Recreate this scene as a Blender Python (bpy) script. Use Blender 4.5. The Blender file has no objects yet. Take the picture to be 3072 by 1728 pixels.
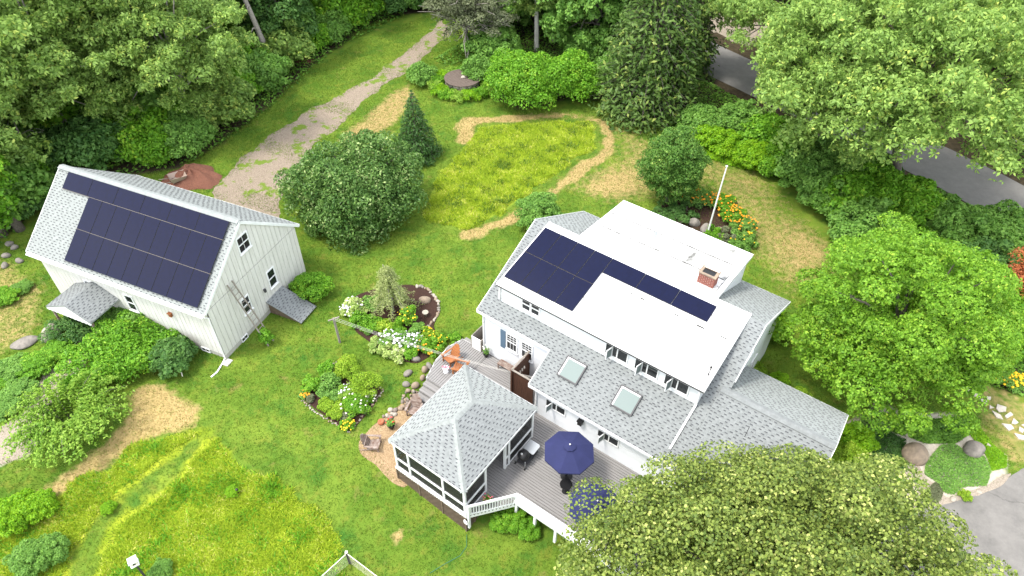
import bpy, math, numpy as np
from mathutils import Matrix, Vector
PI = math.pi
SC = bpy.context.scene
COL = SC.collection
U = 1.197            # metres per layout unit (applied to every root at the end)
# ------------------------------------------------------------------ camera
CF, CT, CH, CR = 2107.77, 0.7678, 28.456, 0.0138     # focal (px of 3072), pitch, height, roll
def v3(*a): return np.array(a, float)
_s, _c = math.sin(CT), math.cos(CT)
_fw, _up, _rt = v3(0, _c, -_s), v3(0, _s, _c), v3(1, 0, 0)
_r2 = math.cos(CR)*_rt + math.sin(CR)*_up
_u2 = -math.sin(CR)*_rt + math.cos(CR)*_up
cam_d = bpy.data.cameras.new('camera')
cam_d.sensor_width = 36; cam_d.lens = 36*CF/3072
cam_d.clip_start = 0.5; cam_d.clip_end = 3000
cam = bpy.data.objects.new('camera', cam_d); COL.objects.link(cam)
cam.matrix_world = Matrix(((_r2[0], _u2[0], -_fw[0], 0), (_r2[1], _u2[1], -_fw[1], 0), (_r2[2], _u2[2], -_fw[2], CH*U), (0, 0, 0, 1)))
SC.camera = cam
# ------------------------------------------------------------------ light
SUN = v3(-0.42, -0.14, 0.90); SUN /= np.linalg.norm(SUN)
sl = bpy.data.lights.new('sun', 'SUN'); sl.energy = 1.45; sl.angle = math.radians(11); sl.color = (1.0, 0.95, 0.86)
so = bpy.data.objects.new('sun', sl); COL.objects.link(so)
so.rotation_euler = Vector(-SUN).to_track_quat('-Z', 'Y').to_euler(); so.location = (0, 0, 80)
W = bpy.data.worlds.new('World'); SC.world = W; W.use_nodes = True
nt = W.node_tree; nt.nodes.clear()
def wn(t, **k):
    n = nt.nodes.new(t)
    for a, b in k.items(): setattr(n, a, b)
    return n
sky = wn('ShaderNodeTexSky', sky_type='NISHITA', sun_disc=False)
sky.sun_elevation = math.asin(SUN[2]); sky.sun_rotation = math.atan2(SUN[0], SUN[1])
sky.dust_density = 2.5; sky.air_density = 1.0
tc = wn('ShaderNodeTexCoord'); nz = wn('ShaderNodeTexNoise'); nz.inputs['Scale'].default_value = 2.6; nz.inputs['Detail'].default_value = 5
mp = wn('ShaderNodeMapping'); mp.inputs['Scale'].default_value = (1, 1, 1.8)
rp = wn('ShaderNodeValToRGB'); rp.color_ramp.elements[0].position = .50; rp.color_ramp.elements[1].position = .70; rp.color_ramp.elements[0].color = (.42, .42, .42, 1)
mx = wn('ShaderNodeMix', data_type='RGBA'); mx.inputs[7].default_value = (9.3, 9.2, 8.9, 1)
bg = wn('ShaderNodeBackground'); bg.inputs[1].default_value = 0.14
ou = wn('ShaderNodeOutputWorld')
nt.links.new(tc.outputs['Generated'], mp.inputs[0]); nt.links.new(mp.outputs[0], nz.inputs[0]); nt.links.new(nz.outputs[0], rp.inputs[0])
nt.links.new(rp.outputs[0], mx.inputs[0]); nt.links.new(sky.outputs[0], mx.inputs[6]); nt.links.new(mx.outputs[2], bg.inputs[0]); nt.links.new(bg.outputs[0], ou.inputs[0])
vs = SC.view_settings; vs.view_transform = 'Standard'; vs.look = 'None'; vs.gamma = 1; vs.exposure = 1.58; vs.use_curve_mapping = False
SC.render.engine = 'CYCLES'
SC.cycles.max_bounces = 7; SC.cycles.transparent_max_bounces = 8; SC.cycles.diffuse_bounces = 4; SC.cycles.glossy_bounces = 3
SC.cycles.sample_clamp_indirect = 6

# ------------------------------------------------------------------ layout helpers
C0 = v3(0, 0, CH)
def ray(px, py):
    u, v = (px-1536)/CF, (py-864)/CF
    d = _fw + u*_r2 - v*_u2
    return d
def sm(x): x = np.clip(x, 0, 1); return x*x*(3-2*x)
def gz(x, y):
    return -0.42*sm((17.6-np.asarray(y, float))/3.4)
def G(px, py, z=None):
    d = ray(px, py); zz = 0.0 if z is None else z
    for _ in range(8):
        P = C0 + d*((zz-CH)/d[2])
        if z is not None: break
        zz = float(gz(P[0], P[1]))
    return P
def G2(s):          # list of pixel pairs of the 2576-wide view -> ground xy
    return np.array([G(x*1.19255, y*1.19255)[:2] for x, y in s])
HX, HY, HYAW = 1.6258, 27.1917, -0.6237
BX, BY, BYAW = -23.6803, 31.2913, -0.3919
def frame(o, yaw, a, b): c, s = math.cos(yaw), math.sin(yaw); return o[0]+a*c-b*s, o[1]+a*s+b*c
def HP(a, b): return frame((HX, HY), HYAW, a, b)
def BP(a, b): return frame((BX, BY), BYAW, a, b)
def proj(P):
    d = np.asarray(P, float)-C0; w = d@_fw
    return 1536+CF*(d@_r2)/w, 864-CF*(d@_u2)/w

# ------------------------------------------------------------------ materials
MATS = {}
def newmat(name):
    m = bpy.data.materials.new(name); m.use_nodes = True; MATS[name] = m
    return m, m.node_tree, m.node_tree.nodes['Principled BSDF']
def L(t, a, b): t.links.new(a, b)
def mat(name, c, c2=None, rough=.7, scale=3.0, detail=4, bump=0, bscale=40, spec=.3, metal=0, coords='Object', stretch=(1, 1, 1), lo=.35, hi=.65, coat=0):
    m, t, p = newmat(name)
    p.inputs['Roughness'].default_value = rough; p.inputs['Specular IOR Level'].default_value = spec; p.inputs['Metallic'].default_value = metal
    if coat: p.inputs['Coat Weight'].default_value = coat; p.inputs['Coat Roughness'].default_value = .06
    p.inputs['Base Color'].default_value = (*c, 1)
    if coords == 'Pos': src = t.nodes.new('ShaderNodeNewGeometry').outputs['Position']
    else: src = t.nodes.new('ShaderNodeTexCoord').outputs[coords]
    mpn = t.nodes.new('ShaderNodeMapping'); mpn.inputs['Scale'].default_value = stretch; L(t, src, mpn.inputs[0])
    if c2 is not None:
        n = t.nodes.new('ShaderNodeTexNoise'); n.inputs['Scale'].default_value = scale; n.inputs['Detail'].default_value = detail; n.inputs['Roughness'].default_value = .65
        r = t.nodes.new('ShaderNodeValToRGB'); e = r.color_ramp.elements
        e[0].position = lo; e[1].position = hi; e[0].color = (*c, 1); e[1].color = (*c2, 1)
        L(t, mpn.outputs[0], n.inputs[0]); L(t, n.outputs[0], r.inputs[0]); L(t, r.outputs[0], p.inputs['Base Color'])
    if bump:
        n2 = t.nodes.new('ShaderNodeTexNoise'); n2.inputs['Scale'].default_value = bscale; n2.inputs['Detail'].default_value = 4
        b = t.nodes.new('ShaderNodeBump'); b.inputs['Strength'].default_value = bump; b.inputs['Distance'].default_value = .02
        L(t, mpn.outputs[0], n2.inputs[0]); L(t, n2.outputs[0], b.inputs['Height']); L(t, b.outputs[0], p.inputs['Normal'])
    return m
LEAF_GAIN = {'leaf_maple': 1.4, 'leaf_fore': 1, 'grass_lawn': 1, 'grass_dry': 1, 'leaf_hosta': 1, 'leaf_oak': 1.3, 'leaf_holly': 1.55, 'leaf_deep': 1.6, 'leaf_lime2': 1.1, 'leaf_bright': 1.1, 'undergrowth_leaf': 1.7, 'leaf_hemlock': 1.3, 'leaf_fern': 1.05}
def leafmat(name, c1, c2, c3=None, trans=.38, rough=.5, nscale=.35):
    g_ = LEAF_GAIN.get(name, 1.22); c1, c2 = [tuple(min(.85, x*g_) for x in c) for c in (c1, c2)]; c3 = c3 and tuple(min(.85, x*g_) for x in c3)
    m, t, p = newmat(name)
    p.inputs['Roughness'].default_value = rough; p.inputs['Specular IOR Level'].default_value = .25
    g = t.nodes.new('ShaderNodeNewGeometry')
    r = t.nodes.new('ShaderNodeValToRGB'); e = r.color_ramp.elements
    e[0].color = (*c1, 1); e[1].color = (*c2, 1)
    if c3 is not None: q = e.new(.93); q.color = (*c2, 1); e[2].color = (*c3, 1)
    n = t.nodes.new('ShaderNodeTexNoise'); n.inputs['Scale'].default_value = nscale*2; n.inputs['Detail'].default_value = 3
    a = t.nodes.new('ShaderNodeMath'); a.operation = 'MULTIPLY_ADD'; a.inputs[1].default_value = .9; a.inputs[2].default_value = -.45
    b = t.nodes.new('ShaderNodeMath'); b.operation = 'ADD'; b.use_clamp = True
    L(t, g.outputs['Position'], n.inputs[0]); L(t, n.outputs[0], a.inputs[0]); L(t, a.outputs[0], b.inputs[0]); L(t, g.outputs['Random Per Island'], b.inputs[1]); L(t, b.outputs[0], r.inputs[0])
    L(t, r.outputs[0], p.inputs['Base Color'])
    tr = t.nodes.new('ShaderNodeBsdfTranslucent'); ms = t.nodes.new('ShaderNodeMixShader'); ms.inputs[0].default_value = trans
    L(t, r.outputs[0], tr.inputs[0]); L(t, p.outputs[0], ms.inputs[1]); L(t, tr.outputs[0], ms.inputs[2])
    L(t, ms.outputs[0], t.nodes['Material Output'].inputs[0])
    return m
M = MATS
mat('white_paint', (.78, .79, .80), (.70, .71, .72), rough=.5, scale=2, bump=.05, bscale=8)
mat('white_wall', (.74, .76, .79), (.68, .70, .73), rough=.55, scale=.8, bump=.25, bscale=9, stretch=(.05, .05, 6))
mat('white_metal', (.8, .8, .8), rough=.3)
mat('membrane', (.76, .76, .75), (.16, .16, .15), rough=.5, scale=1.4, detail=11, lo=.62, hi=.95)
mat('membrane_worn', (.66, .66, .65), (.05, .05, .042), rough=.6, scale=1.1, detail=11, lo=.50, hi=.74, stretch=(1, .5, 1))
mat('grime', (.02, .02, .02), (.08, .08, .075), rough=.8, scale=9)
mat('shingle', (.225, .24, .242), (.172, .185, .186), rough=.9, scale=5, detail=8, coords='Pos', bump=.3, bscale=90, spec=.15)
mat('shingle_pale', (.275, .295, .29), (.22, .238, .232), rough=.9, scale=5, detail=8, coords='Pos', bump=.3, bscale=90, spec=.15)
mat('shingle_dark', (.06, .063, .068), (.09, .094, .10), rough=.9, scale=8, coords='Pos', spec=.1)
mat('barn_board', (.66, .65, .62), (.55, .54, .51), rough=.75, scale=2.2, detail=8, stretch=(3, 3, .35), coords='Pos', bump=.2, bscale=20)
mat('barn_gap', (.10, .10, .09), rough=.9)
mat('concrete', (.45, .44, .41), (.36, .35, .32), rough=.9, scale=4, bump=.3)
mat('deck_grey', (.24, .232, .228), (.195, .19, .185), rough=.7, scale=3, stretch=(.4, 6, 1), bump=.1, coords='Object')
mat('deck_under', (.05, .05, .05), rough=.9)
mat('brown_fence', (.060, .028, .018), (.10, .045, .026), rough=.7, scale=3, stretch=(8, 8, .6), bump=.3, bscale=20)
mat('lattice_wood', (.16, .12, .085), (.11, .08, .055), rough=.85, scale=4)
mat('teak', (.33, .13, .045), (.24, .085, .03), rough=.55, scale=5, stretch=(1, 1, 4))
mat('weathered', (.135, .08, .06), (.30, .25, .22), rough=.8, scale=4, stretch=(1, 1, 3))
mat('grey_wood', (.28, .25, .22), (.20, .18, .155), rough=.85, scale=5, stretch=(1, 8, 1), bump=.3)
mat('well_wood', (.135, .105, .088), (.085, .066, .056), rough=.9, scale=4, stretch=(1, 8, 1), bump=.3)
mat('flagstone', (.55, .50, .43), (.44, .40, .34), rough=.9, scale=4, detail=6, bump=.3)
mat('stone', (.25, .225, .20), (.14, .13, .115), rough=.9, scale=3.5, detail=8, bump=.6, bscale=8)
mat('stone_tan', (.29, .225, .165), (.19, .15, .115), rough=.9, scale=4, detail=8, bump=.6, bscale=8)
mat('stone_pale', (.40, .355, .30), (.28, .25, .21), rough=.9, scale=4, detail=6, bump=.5, bscale=8)
mat('stone_dark', (.16, .13, .11), (.24, .20, .17), rough=.9, scale=4, detail=6, bump=.6, bscale=8)
mat('mulch', (.055, .026, .018), (.025, .013, .010), rough=.95, scale=30, detail=6, bump=1, bscale=60, coords='Pos')
mat('mulch_red', (.20, .085, .055), (.11, .05, .035), rough=.95, scale=14, detail=8, bump=1, bscale=40, coords='Pos')
mat('brick', (.27, .105, .08), (.19, .07, .055), rough=.85, scale=9, coords='Pos')
mat('mortar', (.55, .53, .50), (.45, .43, .40), rough=.95, scale=20)
mat('seam', (.05, .05, .048), (.13, .13, .12), rough=.6, scale=3)
mat('black', (.012, .012, .013), rough=.35)
mat('black_metal', (.02, .02, .022), rough=.3, metal=.4)
mat('dark_iron', (.05, .05, .055), rough=.5)
mat('navy_fabric', (.019, .023, .082), (.016, .020, .07), rough=.85, scale=2)
mat('slate_blue', (.09, .14, .20), rough=.6)
mat('glass_dark', (.012, .014, .016), (.03, .033, .035), rough=.06, spec=.6, scale=1.5)
mat('skylight_glass', (.15, .19, .185), rough=.45, spec=.15)
mat('alu', (.45, .47, .48), rough=.35, metal=.7)
mat('solar_frame', (.012, .013, .02), rough=.35, metal=.3)
mat('rail', (.20, .18, .16), rough=.5, metal=.5)
mat('red_flower', (.55, .03, .02), rough=.6); mat('pink_flower', (.6, .12, .18), rough=.6); mat('orange_flower', (.75, .24, .015), (.80, .36, .02), rough=.6, scale=20)
mat('yellow_flower', (.78, .50, .02), rough=.6); mat('white_flower', (.72, .70, .76), rough=.6); mat('terracotta', (.35, .12, .06), rough=.8)
mat('ivory', (.68, .64, .56), rough=.6); mat('rope', (.62, .60, .56), rough=.8); mat('hose', (.05, .16, .09), rough=.5)
mat('rust', (.22, .08, .03), rough=.8); mat('bark', (.17, .15, .13), (.08, .07, .06), rough=.95, scale=6, stretch=(4, 4, .8), bump=.8, bscale=14)
mat('bark_pale', (.42, .39, .35), (.20, .18, .16), rough=.9, scale=6, stretch=(1.5, 1.5, 5), bump=.4); mat('bark_birch', (.66, .63, .58), (.20, .18, .16), rough=.8, scale=7, stretch=(1, 1, 4), lo=.55, hi=.75)
mat('dead_twig', (.36, .33, .30), (.26, .23, .21), rough=.9, scale=5); mat('wheelbarrow_paint', (.38, .30, .25), rough=.6)
mat('mesh_wire', (.55, .53, .40), rough=.6)
leafmat('leaf_oak', (.12, .215, .045), (.26, .39, .085), (.42, .50, .11))
leafmat('leaf_maple', (.08, .185, .032), (.18, .33, .06))
leafmat('leaf_round', (.055, .14, .025), (.15, .29, .05), (.34, .45, .10))
leafmat('leaf_deep', (.035, .095, .022), (.09, .18, .04))
leafmat('leaf_bright', (.085, .24, .014), (.20, .42, .03), (.32, .50, .045))
leafmat('leaf_lime2', (.10, .24, .016), (.23, .42, .035), (.34, .50, .05))
leafmat('leaf_lime', (.13, .25, .014), (.30, .45, .035), (.42, .52, .06))
leafmat('leaf_fore', (.07, .12, .02), (.25, .32, .06), (.46, .50, .15), trans=.25)
leafmat('leaf_olive', (.10, .12, .065), (.20, .23, .12))
leafmat('leaf_holly', (.035, .09, .018), (.12, .21, .05), (.30, .38, .15), rough=.38)
leafmat('leaf_spruce', (.022, .072, .014), (.065, .15, .03))
leafmat('leaf_hemlock', (.05, .105, .022), (.12, .20, .042), (.24, .30, .07))
leafmat('leaf_bamboo', (.12, .25, .025), (.28, .43, .06))
leafmat('leaf_red', (.26, .075, .035), (.52, .18, .07))
leafmat('leaf_hosta', (.20, .34, .06), (.50, .60, .20), (.68, .72, .42))
leafmat('leaf_weep', (.18, .23, .07), (.38, .43, .17), (.52, .54, .28))
leafmat('leaf_fern', (.13, .33, .012), (.30, .52, .02))
leafmat('grass_lawn', (.08, .17, .018), (.20, .30, .035), (.31, .36, .06), trans=.3, nscale=.2)
leafmat('grass_dry', (.30, .225, .085), (.46, .36, .165), trans=.3, nscale=.3)
leafmat('grass_meadow', (.20, .32, .02), (.48, .56, .05), (.68, .64, .20), trans=.45, nscale=.35)
leafmat('undergrowth_leaf', (.045, .12, .018), (.14, .27, .035))

def solar_mat():
    m, t, p = newmat('solar_cell')
    p.inputs['Roughness'].default_value = .10; p.inputs['Specular IOR Level'].default_value = .17
    tc = t.nodes.new('ShaderNodeTexCoord'); br = t.nodes.new('ShaderNodeTexBrick')
    br.offset = 0; br.inputs['Scale'].default_value = 1; br.inputs['Brick Width'].default_value = .155; br.inputs['Row Height'].default_value = .155; br.inputs['Mortar Size'].default_value = .002
    br.inputs['Color1'].default_value = (.003, .005, .026, 1); br.inputs['Color2'].default_value = (.0025, .0042, .022, 1); br.inputs['Mortar'].default_value = (.006, .008, .022, 1)
    L(t, tc.outputs['Object'], br.inputs[0]); L(t, br.outputs[0], p.inputs['Base Color'])
solar_mat()
def screen_mat():
    m, t, p = newmat('screen')
    p.inputs['Base Color'].default_value = (.02, .021, .022, 1); p.inputs['Roughness'].default_value = .5
    tr = t.nodes.new('ShaderNodeBsdfTransparent'); ms = t.nodes.new('ShaderNodeMixShader'); ms.inputs[0].default_value = .55
    L(t, tr.outputs[0], ms.inputs[1]); L(t, p.outputs[0], ms.inputs[2]); L(t, ms.outputs[0], t.nodes['Material Output'].inputs[0])
screen_mat()
def gravel_mat(name, c1, c2, c3, grass=0.0, vs=26):
    m, t, p = newmat(name); p.inputs['Roughness'].default_value = .95; p.inputs['Specular IOR Level'].default_value = .1
    g = t.nodes.new('ShaderNodeNewGeometry'); vo = t.nodes.new('ShaderNodeTexVoronoi'); vo.inputs['Scale'].default_value = vs
    r = t.nodes.new('ShaderNodeValToRGB'); e = r.color_ramp.elements; e[0].color = (*c1, 1); e[1].color = (*c2, 1); q = e.new(.5); q.color = (*c3, 1)
    sx = t.nodes.new('ShaderNodeSeparateColor'); L(t, g.outputs['Position'], vo.inputs[0]); L(t, vo.outputs['Color'], sx.inputs[0]); L(t, sx.outputs[0], r.inputs[0])
    out = r.outputs[0]
    if grass:
        n = t.nodes.new('ShaderNodeTexNoise'); n.inputs['Scale'].default_value = .55; n.inputs['Detail'].default_value = 8; n.inputs['Roughness'].default_value = .7; L(t, g.outputs['Position'], n.inputs[0])
        rr = t.nodes.new('ShaderNodeValToRGB'); rr.color_ramp.elements[0].position = .60-grass*.2; rr.color_ramp.elements[1].position = .64-grass*.2; L(t, n.outputs[0], rr.inputs[0])
        mx = t.nodes.new('ShaderNodeMix'); mx.data_type = 'RGBA'; L(t, rr.outputs[0], mx.inputs[0]); L(t, out, mx.inputs[6]); mx.inputs[7].default_value = (.13, .19, .03, 1); out = mx.outputs[2]
    b = t.nodes.new('ShaderNodeBump'); b.inputs['Strength'].default_value = .7; b.inputs['Distance'].default_value = .03; L(t, vo.outputs['Distance'], b.inputs['Height']); L(t, b.outputs[0], p.inputs['Normal'])
    L(t, out, p.inputs['Base Color'])
gravel_mat('gravel', (.19, .15, .115), (.33, .275, .215), (.25, .205, .16), grass=.30)
gravel_mat('pea_gravel', (.22, .15, .085), (.38, .28, .17), (.30, .21, .12), vs=22)
gravel_mat('sand_gravel', (.24, .20, .16), (.38, .33, .27), (.31, .265, .215), vs=34)
def asphalt_mat(name, c1, c2, crack=False):
    m, t, p = newmat(name); p.inputs['Roughness'].default_value = .9; p.inputs['Specular IOR Level'].default_value = .2
    g = t.nodes.new('ShaderNodeNewGeometry'); n = t.nodes.new('ShaderNodeTexNoise'); n.inputs['Scale'].default_value = .8; n.inputs['Detail'].default_value = 10; n.inputs['Roughness'].default_value = .75
    r = t.nodes.new('ShaderNodeValToRGB'); e = r.color_ramp.elements; e[0].position = .35; e[1].position = .65; e[0].color = (*c1, 1); e[1].color = (*c2, 1)
    L(t, g.outputs['Position'], n.inputs[0]); L(t, n.outputs[0], r.inputs[0]); out = r.outputs[0]
    if crack:
        n2 = t.nodes.new('ShaderNodeTexNoise'); n2.inputs['Scale'].default_value = 1.6; n2.inputs['Detail'].default_value = 5; L(t, g.outputs['Position'], n2.inputs[0])
        mv = t.nodes.new('ShaderNodeMix'); mv.data_type = 'RGBA'; mv.inputs[0].default_value = .55; L(t, g.outputs['Position'], mv.inputs[6]); L(t, n2.outputs['Color'], mv.inputs[7])
        vo = t.nodes.new('ShaderNodeTexVoronoi'); vo.feature = 'DISTANCE_TO_EDGE'; vo.inputs['Scale'].default_value = .38; L(t, mv.outputs[2], vo.inputs[0])
        rr = t.nodes.new('ShaderNodeValToRGB'); rr.color_ramp.elements[0].position = .003; rr.color_ramp.elements[1].position = .012; rr.color_ramp.elements[0].color = (.25, .25, .25, 1); L(t, vo.outputs[0], rr.inputs[0])
        mu = t.nodes.new('ShaderNodeMix'); mu.data_type = 'RGBA'; mu.blend_type = 'MULTIPLY'; mu.inputs[0].default_value = .35; L(t, out, mu.inputs[6]); L(t, rr.outputs[0], mu.inputs[7]); out = mu.outputs[2]
    n3 = t.nodes.new('ShaderNodeTexNoise'); n3.inputs['Scale'].default_value = 60; L(t, g.outputs['Position'], n3.inputs[0])
    b = t.nodes.new('ShaderNodeBump'); b.inputs['Strength'].default_value = .4; b.inputs['Distance'].default_value = .01; L(t, n3.outputs[0], b.inputs['Height']); L(t, b.outputs[0], p.inputs['Normal'])
    L(t, out, p.inputs['Base Color'])
asphalt_mat('asphalt', (.165, .16, .154), (.215, .208, .20)); asphalt_mat('asphalt_old', (.135, .13, .124), (.205, .196, .185), crack=True)

# ------------------------------------------------------------------ mesh helpers
def link(o, parent=None):
    COL.objects.link(o)
    if parent is not None: o.parent = parent
    return o
def tag(o, label=None, cat=None, group=None, kind=None):
    if label: o['label'] = label
    if cat: o['category'] = cat
    if group: o['group'] = group
    if kind: o['kind'] = kind
    return o
def thing(name, label, cat, loc=(0, 0, 0), rz=0, group=None):
    o = bpy.data.objects.new(name, None); o.empty_display_size = .2; COL.objects.link(o)
    o.location = loc; o.rotation_euler = (0, 0, rz)
    return tag(o, label, cat, group)
def npmesh(name, V, F, mi=None, smooth=False):
    V = np.asarray(V, np.float32); F = np.asarray(F, np.int32)
    me = bpy.data.meshes.new(name); n = F.shape[1]
    me.vertices.add(len(V)); me.vertices.foreach_set('co', V.ravel())
    me.loops.add(F.size); me.loops.foreach_set('vertex_index', F.ravel())
    me.polygons.add(len(F)); me.polygons.foreach_set('loop_start', np.arange(0, F.size, n, dtype=np.int32)); me.polygons.foreach_set('loop_total', np.full(len(F), n, np.int32))
    if mi is not None: me.polygons.foreach_set('material_index', np.asarray(mi, np.int32))
    if smooth: me.polygons.foreach_set('use_smooth', np.ones(len(F), bool))
    me.update(calc_edges=True); return me
def ordinal(n):
    o1 = ['', 'first', 'second', 'third', 'fourth', 'fifth', 'sixth', 'seventh', 'eighth', 'ninth', 'tenth', 'eleventh', 'twelfth', 'thirteenth', 'fourteenth', 'fifteenth', 'sixteenth', 'seventeenth', 'eighteenth', 'nineteenth']
    if n < 20: return o1[n]
    t = ['twent', 'thirt', 'fort', 'fift', 'sixt', 'sevent', 'eight', 'ninet'][n//10-2]
    return t+'ieth' if n % 10 == 0 else t+'y-'+o1[n % 10]
class MB:
    def __init__(s): s.v = []; s.f = []; s.m = []
    def add(s, vs, fs, mi=0):
        n = len(s.v); s.v += [tuple(map(float, q)) for q in vs]; s.f += [tuple(i+n for i in f) for f in fs]; s.m += [mi]*len(fs); return s
    def box(s, x0, x1, y0, y1, z0, z1, mi=0):
        return s.add([(x0, y0, z0), (x1, y0, z0), (x1, y1, z0), (x0, y1, z0), (x0, y0, z1), (x1, y0, z1), (x1, y1, z1), (x0, y1, z1)],
                     [(0, 3, 2, 1), (4, 5, 6, 7), (0, 1, 5, 4), (1, 2, 6, 5), (2, 3, 7, 6), (3, 0, 4, 7)], mi)
    def bar(s, p, q, w, h=None, up=(0, 0, 1), mi=0):
        p, q = v3(*p), v3(*q); h = w if h is None else h; d = q-p; d /= np.linalg.norm(d)
        a = np.cross(d, v3(*up)); 
        if np.linalg.norm(a) < 1e-4: a = np.cross(d, v3(1, 0, 0))
        a /= np.linalg.norm(a); b = np.cross(a, d); a = a*w/2; b = b*h/2
        return s.add([p-a-b, p+a-b, p+a+b, p-a+b, q-a-b, q+a-b, q+a+b, q-a+b], [(0, 1, 2, 3), (7, 6, 5, 4), (0, 4, 5, 1), (1, 5, 6, 2), (2, 6, 7, 3), (3, 7, 4, 0)], mi)
    def prism(s, poly, z0, z1, mi=0):
        n = len(poly); s.add([(x, y, z0) for x, y in poly]+[(x, y, z1) for x, y in poly], [tuple(range(n-1, -1, -1)), tuple(range(n, 2*n))]+[(i, (i+1) % n, n+(i+1) % n, n+i) for i in range(n)], mi); return s
    def slab(s, pts, t, mi=0):          # planar polygon thickened downwards by vector t
        n = len(pts); pts = [v3(*q) for q in pts]; t = v3(*t)
        return s.add(pts+[q+t for q in pts], [tuple(range(n)), tuple(range(2*n-1, n-1, -1))]+[(i, n+i, n+(i+1) % n, (i+1) % n) for i in range(n)], mi)
    def tube(s, pts, rad, n=6, mi=0, cap=True):
        pts = [v3(*q) for q in pts]; rs = rad if hasattr(rad, '__len__') else [rad]*len(pts); vs = []; u0 = None
        for i, p in enumerate(pts):
            d = pts[min(i+1, len(pts)-1)]-pts[max(i-1, 0)]; d = d/(np.linalg.norm(d)+1e-9)
            a = u0 - d*(u0@d) if u0 is not None else np.cross(d, v3(0, 0, 1) if abs(d[2]) < .9 else v3(1, 0, 0)); a /= (np.linalg.norm(a)+1e-9); u0 = a; b = np.cross(d, a)
            vs += [p+rs[i]*(math.cos(2*PI*k/n)*a+math.sin(2*PI*k/n)*b) for k in range(n)]
        fs = [(i*n+k, i*n+(k+1) % n, (i+1)*n+(k+1) % n, (i+1)*n+k) for i in range(len(pts)-1) for k in range(n)]
        if cap: fs += [tuple(range(n-1, -1, -1)), tuple(range((len(pts)-1)*n, len(pts)*n))]
        return s.add(vs, fs, mi)
    def lathe(s, prof, n=16, c=(0, 0), mi=0, sq=1):
        vs = [(c[0]+r*math.cos(2*PI*k/n), c[1]+r*sq*math.sin(2*PI*k/n), z) for r, z in prof for k in range(n)]
        fs = [(i*n+k, i*n+(k+1) % n, (i+1)*n+(k+1) % n, (i+1)*n+k) for i in range(len(prof)-1) for k in range(n)]
        fs += [tuple(range(n-1, -1, -1)), tuple(range((len(prof)-1)*n, len(prof)*n))]
        return s.add(vs, fs, mi)
    def mesh(s, name, smooth=False):
        me = bpy.data.meshes.new(name); me.from_pydata(s.v, [], s.f)
        me.polygons.foreach_set('material_index', s.m)
        if smooth: me.polygons.foreach_set('use_smooth', [True]*len(s.f))
        me.update(); return me
    def build(s, name, mats, parent=None, smooth=False, loc=None, rz=0):
        me = s.mesh(name, smooth)
        for m in ([mats] if isinstance(mats, str) else mats): me.materials.append(M[m])
        o = bpy.data.objects.new(name, me)
        if loc is not None: o.location = loc
        if rz: o.rotation_euler = (0, 0, rz)
        return link(o, parent)
def copy_tree(o, parent=None):
    c = o.copy(); COL.objects.link(c); c.parent = parent
    for ch in list(o.children): copy_tree(ch, c)
    return c
def rock_mesh(name, seed, sx, sy, sz, m, flat=.35, rough=.18):
    r = np.random.default_rng(seed); import bmesh
    bm = bmesh.new(); bmesh.ops.create_icosphere(bm, subdivisions=3 if max(sx, sy) > .3 else 2, radius=1)
    ks = r.normal(size=(5, 3))*1.6; ph = r.uniform(0, 6, 5)
    for v in bm.verts:
        p = np.array(v.co); d = sum(math.sin(ks[i]@p+ph[i]) for i in range(5))/5
        k = 1+rough*1.8*d; p = p*k; p[2] = max(p[2], -flat); v.co = (p[0]*sx, p[1]*sy, (p[2]+flat)*sz)
    me = bpy.data.meshes.new(name); bm.to_mesh(me); bm.free(); me.polygons.foreach_set('use_smooth', [True]*len(me.polygons)); me.materials.append(M[m]); return me
def rock(name, label, cat, P, sx, sy, sz, m, seed, rz=0, parent=None, group=None):
    o = bpy.data.objects.new(name, rock_mesh(name, seed, sx, sy, sz, m)); o.location = P; o.rotation_euler = (0, 0, rz); link(o, parent)
    if parent is None: tag(o, label, cat, group)
    return o

# ------------------------------------------------------------------ polygons & sampling
def inpoly(P, poly):
    x, y = P[:, 0], P[:, 1]; r = np.zeros(len(P), bool); n = len(poly)
    for i in range(n):
        (x1, y1), (x2, y2) = poly[i], poly[(i+1) % n]
        if y1 == y2: continue
        c = ((y1 > y) != (y2 > y)) & (x < (x2-x1)*(y-y1)/(y2-y1)+x1); r ^= c
    return r
def segdist(P, poly, closed=True):
    d = np.full(len(P), 1e9); n = len(poly)
    for i in range(n if closed else n-1):
        a, b = np.array(poly[i]), np.array(poly[(i+1) % n]); ab = b-a; t = np.clip(((P-a)@ab)/(ab@ab+1e-12), 0, 1)
        d = np.minimum(d, np.linalg.norm(P-a-t[:, None]*ab, axis=1))
    return d
def sdist(P, poly): d = segdist(P, poly); return np.where(inpoly(P, poly), -d, d)
def sample(poly, n, rng):
    poly = np.asarray(poly); lo, hi = poly.min(0), poly.max(0); out = np.zeros((0, 2))
    while len(out) < n:
        q = rng.uniform(lo, hi, (n*2, 2)); out = np.vstack([out, q[inpoly(q, poly)]])
    return out[:n]
def wob(poly, step=.5, amp=.15, seed=0):     # resample a closed outline with an uneven edge
    out = []
    for i in range(len(poly)):
        a, b = np.array(poly[i]), np.array(poly[(i+1) % len(poly)]); n = max(1, int(np.linalg.norm(b-a)/step))
        for k in range(n): out.append(a+(b-a)*k/n)
    q = np.array(out)
    for _ in range(2): q = (np.roll(q, 1, 0)+2*q+np.roll(q, -1, 0))/4
    d = np.column_stack([smooth_noise(q, 1.5, seed)+.6*smooth_noise(q, 4.5, seed+1), smooth_noise(q, 1.6, seed+2)+.6*smooth_noise(q, 4.2, seed+3)])
    return q+d*amp*2
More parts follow.
